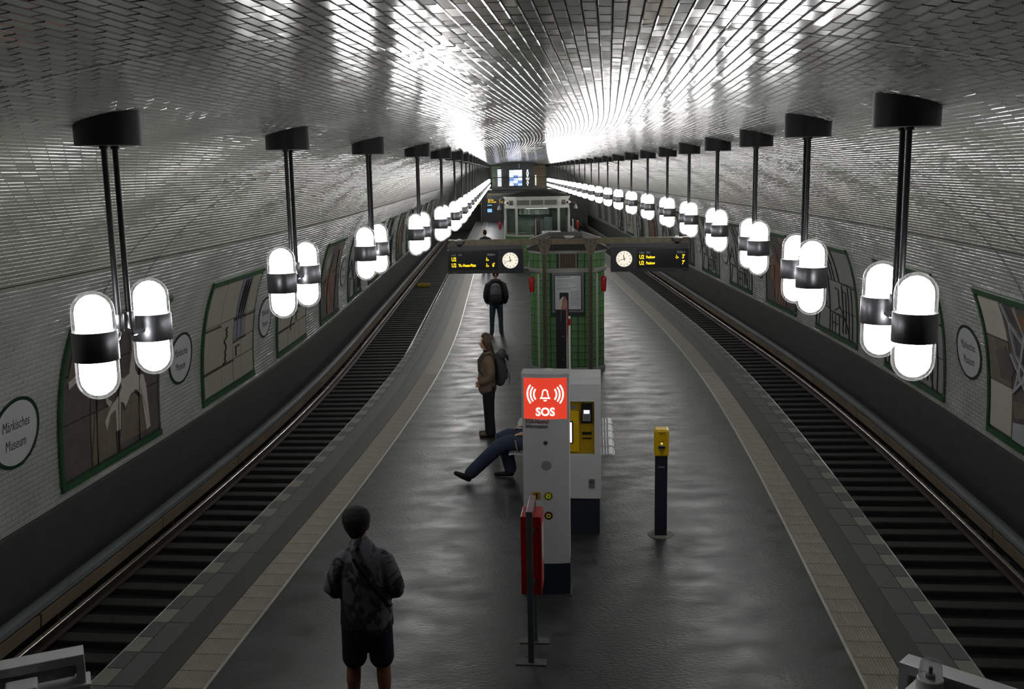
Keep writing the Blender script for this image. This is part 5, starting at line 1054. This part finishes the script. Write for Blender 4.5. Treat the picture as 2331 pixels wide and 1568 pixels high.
# ---- man with grey backpack in hooded jacket, walking away
p_, h_ = at(26.6, -1.74)
m3 = empty('person', p_, h_, 'person in black hooded jacket and blue jeans, standing with back turned', 'person')
HX, HY, HZ_ = 0, .04, 1.66
body = head_chain(HX, HY, HZ_) + [([(0, 0, 1.42, .06, .06), (0, .02, 1.55, .055, .06)], X), ([(0, 0, .95, .15, .11), (0, 0, 1.2, .15, .10), (0, 0, 1.42, .14, .08)], X)]
for sx in (-1, 1): body += [([(sx * .18, 0, 1.42, .055), (sx * .25, -.02, 1.14, .045), (sx * .23, .08, .93, .036)], X), ([(sx * .09, 0, .92, .09), (sx * .115, 0, .5, .056), (sx * .13, -.01, .08, .04)], X), ([(sx * .13, -.03, .04, .04, .035), (sx * .15, .1, .03, .042, .026)], X)] + hand_chains(sx * .23, .08, .93, -sx * .1, .5, -.85, sx, .5, (0, 1, .3))
bd = blob('body', body, M_skin2, m3, .014, 2); eyes(bd, HX, HY, HZ_)
blob('hair', [([(HX, HY - .04, HZ_ - .02, .075, .06), (HX, HY - .02, HZ_ + .05, .086, .098), (HX, HY - .005, HZ_ + .095, .072, .085)], X)], M_hairD, m3, .012, 1)
jk = [([(0, 0, .86, .20, .135), (0, 0, 1.0, .205, .14), (0, 0, 1.2, .205, .14), (0, 0, 1.38, .205, .12), (0, 0, 1.45, .12, .09)], X)]
for sx in (-1, 1): jk += [([(sx * .13, 0, 1.41, .085), (sx * .21, 0, 1.37, .085), (sx * .26, -.02, 1.2, .078), (sx * .275, -.02, 1.06, .074), (sx * .255, .05, .94, .062), (sx * .235, .08, .90, .055)], Y)]
M_jb = mat('black_jacket', (34, 33, 35), rough=.7, var=.2, vscale=9, bump=.3, bscale=20)
blob('jacket', jk, M_jb, m3, .013, 3)
blob('hood', [([(-.10, -.05, 1.49, .055, .06), (0, -.09, 1.485, .075, .085), (.10, -.05, 1.49, .055, .06)], Z), ([(-.075, .0, 1.50, .045, .06), (-.06, .06, 1.47, .04, .05)], Z), ([(.075, .0, 1.50, .045, .06), (.06, .06, 1.47, .04, .05)], Z)], M_jb, m3, .012, 3)
tr_ = [([(0, 0, .84, .155, .12), (0, 0, .92, .16, .12)], X)]
for sx in (-1, 1): tr_ += [([(sx * .085, 0, .88, .096, .11), (sx * .10, 0, .68, .084, .092), (sx * .115, 0, .48, .068, .074), (sx * .12, -.005, .28, .062, .068), (sx * .13, -.01, .09, .058, .066)], X)]
blob('jeans', tr_, M_denim, m3, .012, 2)
for sx in (-1, 1):
    sh2 = blob('shoe', [([(sx * .135, -.05, .055, .045, .040), (sx * .145, .06, .05, .048, .038), (sx * .16, .16, .045, .042, .03)], X)], M_shoe, m3, .011, 1); blob('sole', [([(sx * .135, -.055, .018, .047, .014), (sx * .145, .06, .018, .050, .014), (sx * .16, .17, .018, .044, .013)], X)], M_sole, sh2, .009, 1)
bp = empty('backpack', (m3.matrix_basis @ Vector((0, -.13, .96))), h_, 'two tone grey backpack on the person in the black hooded jacket', 'backpack')
blob('upper_bag', [([(0, -.09, .20, .150, .085), (0, -.09, .30, .148, .085), (0, -.08, .40, .125, .07), (0, -.07, .455, .09, .05)], X)], mat('bag_grey', (104, 106, 112), rough=.75, var=.12), bp, .012, 2)
blob('lower_bag', [([(0, -.09, .03, .150, .085), (0, -.095, .10, .154, .092), (0, -.09, .185, .153, .088)], X)], mat('bag_charcoal', (48, 50, 54), rough=.8, var=.12), bp, .012, 2)
for sx in (-1, 1): MB().tube([(sx * .08, -.05, .44), (sx * .10, .06, .535), (sx * .11, .2, .50), (sx * .13, .28, .32), (sx * .17, .14, .1), (sx * .15, -.02, .06)], .016, 8).build('shoulder_strap', M_blackcloth, bp, True)
MB().tube([(-.10, -.155, .37), (-.06, -.145, .41), (.06, -.145, .41), (.10, -.155, .37)], .006, 6).build('zip', M_blackcloth, bp, True)

# ---- person sitting on the bench, legs stretched toward the left track
p_, h_ = at(13.86, -.05)
m4 = empty('person', p_, h_ + math.pi / 2, 'person in jeans sitting on the bench with legs stretched out', 'person')
# local +y points to the left track, x towards far; seat front at y=.73
HX, HY, HZ_ = .02, .20, 1.22
L1 = dict(hip=(-.09, .36, .57), knee=(-.16, .80, .56), ank=(-.24, 1.26, .13)); L2 = dict(hip=(.11, .36, .57), knee=(.14, .82, .60), ank=(.06, .70, .11))
body = head_chain(HX, HY, HZ_) + [([(.02, .18, 1.02, .06, .06), (.02, .19, 1.13, .055, .06)], X), ([(.01, .32, .56, .16, .12), (.01, .25, .75, .15, .11), (.02, .19, .95, .16, .10), (.02, .18, 1.02, .13, .08)], X)]
for L, sx in ((L1, -1), (L2, 1)):
    body += [([(*L['hip'], .085), (*L['knee'], .06), (*L['ank'], .042)], X)]
body += [([(-.17, .18, .98, .055), (-.24, .26, .74, .045), (-.16, .48, .70, .036)], X), ([(.20, .18, .98, .055), (.26, .26, .74, .045), (.16, .50, .74, .036)], X)] + hand_chains(-.16, .48, .70, .2, .9, -.1, 1, .4, (1, 0, .2)) + hand_chains(.16, .50, .74, -.2, .9, -.1, 1, .4, (-1, 0, .2))
bd = blob('body', body, M_skin2, m4, .012, 2); eyes(bd, HX, HY, HZ_)
blob('hair', [([(HX, HY - .04, HZ_ - .02, .075, .06), (HX, HY - .02, HZ_ + .05, .086, .098), (HX, HY - .005, HZ_ + .095, .072, .085)], X)], M_hairD, m4, .012, 1)
blob('jacket', [([(.01, .32, .55, .19, .15), (.01, .26, .72, .19, .14), (.02, .20, .93, .20, .13), (.02, .18, 1.03, .12, .09)], X), ([(-.12, .18, .99, .08), (-.20, .20, .92, .078), (-.25, .26, .74, .066), (-.17, .45, .70, .05)], Y), ([(.15, .18, .99, .08), (.23, .20, .92, .078), (.27, .26, .75, .066), (.17, .46, .74, .05)], Y)], M_blackcloth, m4, .013, 3)
jn = [([(.01, .30, .55, .17, .12), (.01, .40, .55, .17, .11)], X)]
for L, e in ((L1, .03), (L2, .02)):
    h1, k1, a1 = Vector(L['hip']), Vector(L['knee']), Vector(L['ank']); dd = (a1 - k1).normalized()
    jn += [([(*h1, .125), (*h1.lerp(k1, .5), .118), (*h1.lerp(k1, .85), .110), (*(k1 + Vector((0, .0, -.012))), .104), (*k1.lerp(a1, .22), .106), (*k1.lerp(a1, .55), .100), (*k1.lerp(a1, .9), .094), (*(a1 + dd * .0), .090)], X)]
blob('jeans', jn, M_denimD, m4, .012, 2)
MB().tube([(-.225, .60, .62), (-.262, .585, .55), (-.24, .57, .475), (-.18, .56, .45)], .010, 6).build('frayed_seam', M_sole, m4, True)
def shoe_at(toe, heel, r=.045): blob('shoe', [([(*heel, r, r * .95), (*Vector(heel).lerp(Vector(toe), .5), r * 1.05, r * .95), (*toe, r * .85, r * .7)], X)], M_shoe, m4, .010, 1)
shoe_at((-.30, 1.46, .16), (-.25, 1.27, .055)); shoe_at((.05, .92, .04), (.06, .68, .05))

# ---- distant person in dark top with a rose bag
p_, h_ = at(45.2, -2.36)
m5 = empty('person', p_, h_, 'distant person in navy top seen from behind, above the left display', 'person')
HX, HY, HZ_ = 0, .03, 1.63
body = head_chain(HX, HY, HZ_) + [([(0, 0, 1.40, .06, .06), (0, .02, 1.53, .055, .06)], X), ([(0, 0, .92, .15, .11), (0, 0, 1.2, .15, .10), (0, 0, 1.40, .14, .08)], X)]
for sx in (-1, 1): body += [([(sx * .18, 0, 1.40, .055), (sx * .24, -.02, 1.12, .045), (sx * .20, .1, .95, .036)], X), ([(sx * .09, 0, .9, .09), (sx * .10, 0, .48, .056), (sx * .10, -.01, .08, .04)], X), ([(sx * .1, -.03, .04, .04, .035), (sx * .11, .1, .03, .042, .026)], X)] + hand_chains(sx * .20, .1, .95, 0, .6, -.7, sx, .4, (0, 1, .3))
bd = blob('body', body, M_skin2, m5, .015, 2); eyes(bd, HX, HY, HZ_)
blob('hair', [([(HX, HY - .04, HZ_ - .03, .078, .065), (HX, HY - .02, HZ_ + .05, .09, .10), (HX, HY - .005, HZ_ + .1, .075, .088)], X)], M_hairD, m5, .013, 1)
jk = [([(0, 0, .88, .18, .13), (0, 0, 1.1, .185, .13), (0, 0, 1.36, .20, .12), (0, 0, 1.43, .12, .09)], X)]
for sx in (-1, 1): jk += [([(sx * .13, 0, 1.38, .085), (sx * .21, 0, 1.33, .082), (sx * .25, -.02, 1.15, .072), (sx * .22, .06, .97, .058)], Y)]
blob('top', jk, mat('navy_top', (30, 34, 50), rough=.8, var=.15), m5, .014, 2)
blob('trousers', [([(0, 0, .82, .155, .12), (0, 0, .9, .155, .12)], X)] + [([(sx * .085, 0, .86, .095, .11), (sx * .10, 0, .48, .07, .075), (sx * .1, -.01, .08, .06, .066)], X) for sx in (-1, 1)], M_blackcloth, m5, .014, 2)
for sx in (-1, 1): blob('shoe', [([(sx * .1, -.05, .045, .045, .04), (sx * .11, .14, .04, .044, .032)], X)], M_shoe, m5, .012, 1)
bp = empty('shoulder_bag', (m5.matrix_basis @ Vector((0, -.14, 1.02))), h_, 'rose coloured bag on the back of the distant person', 'bag'); blob('bag', [([(0, -.06, .04, .13, .07), (0, -.07, .15, .14, .08), (0, -.06, .27, .12, .06)], X)], mat('rose_cloth', (158, 112, 96), rough=.8, var=.15), bp, .013, 2); MB().tube([(-.1, 0, .25), (-.11, .1, .42), (-.1, .22, .36), (-.12, .2, .1)], .014, 6).build('shoulder_strap', M_blackcloth, bp, True)
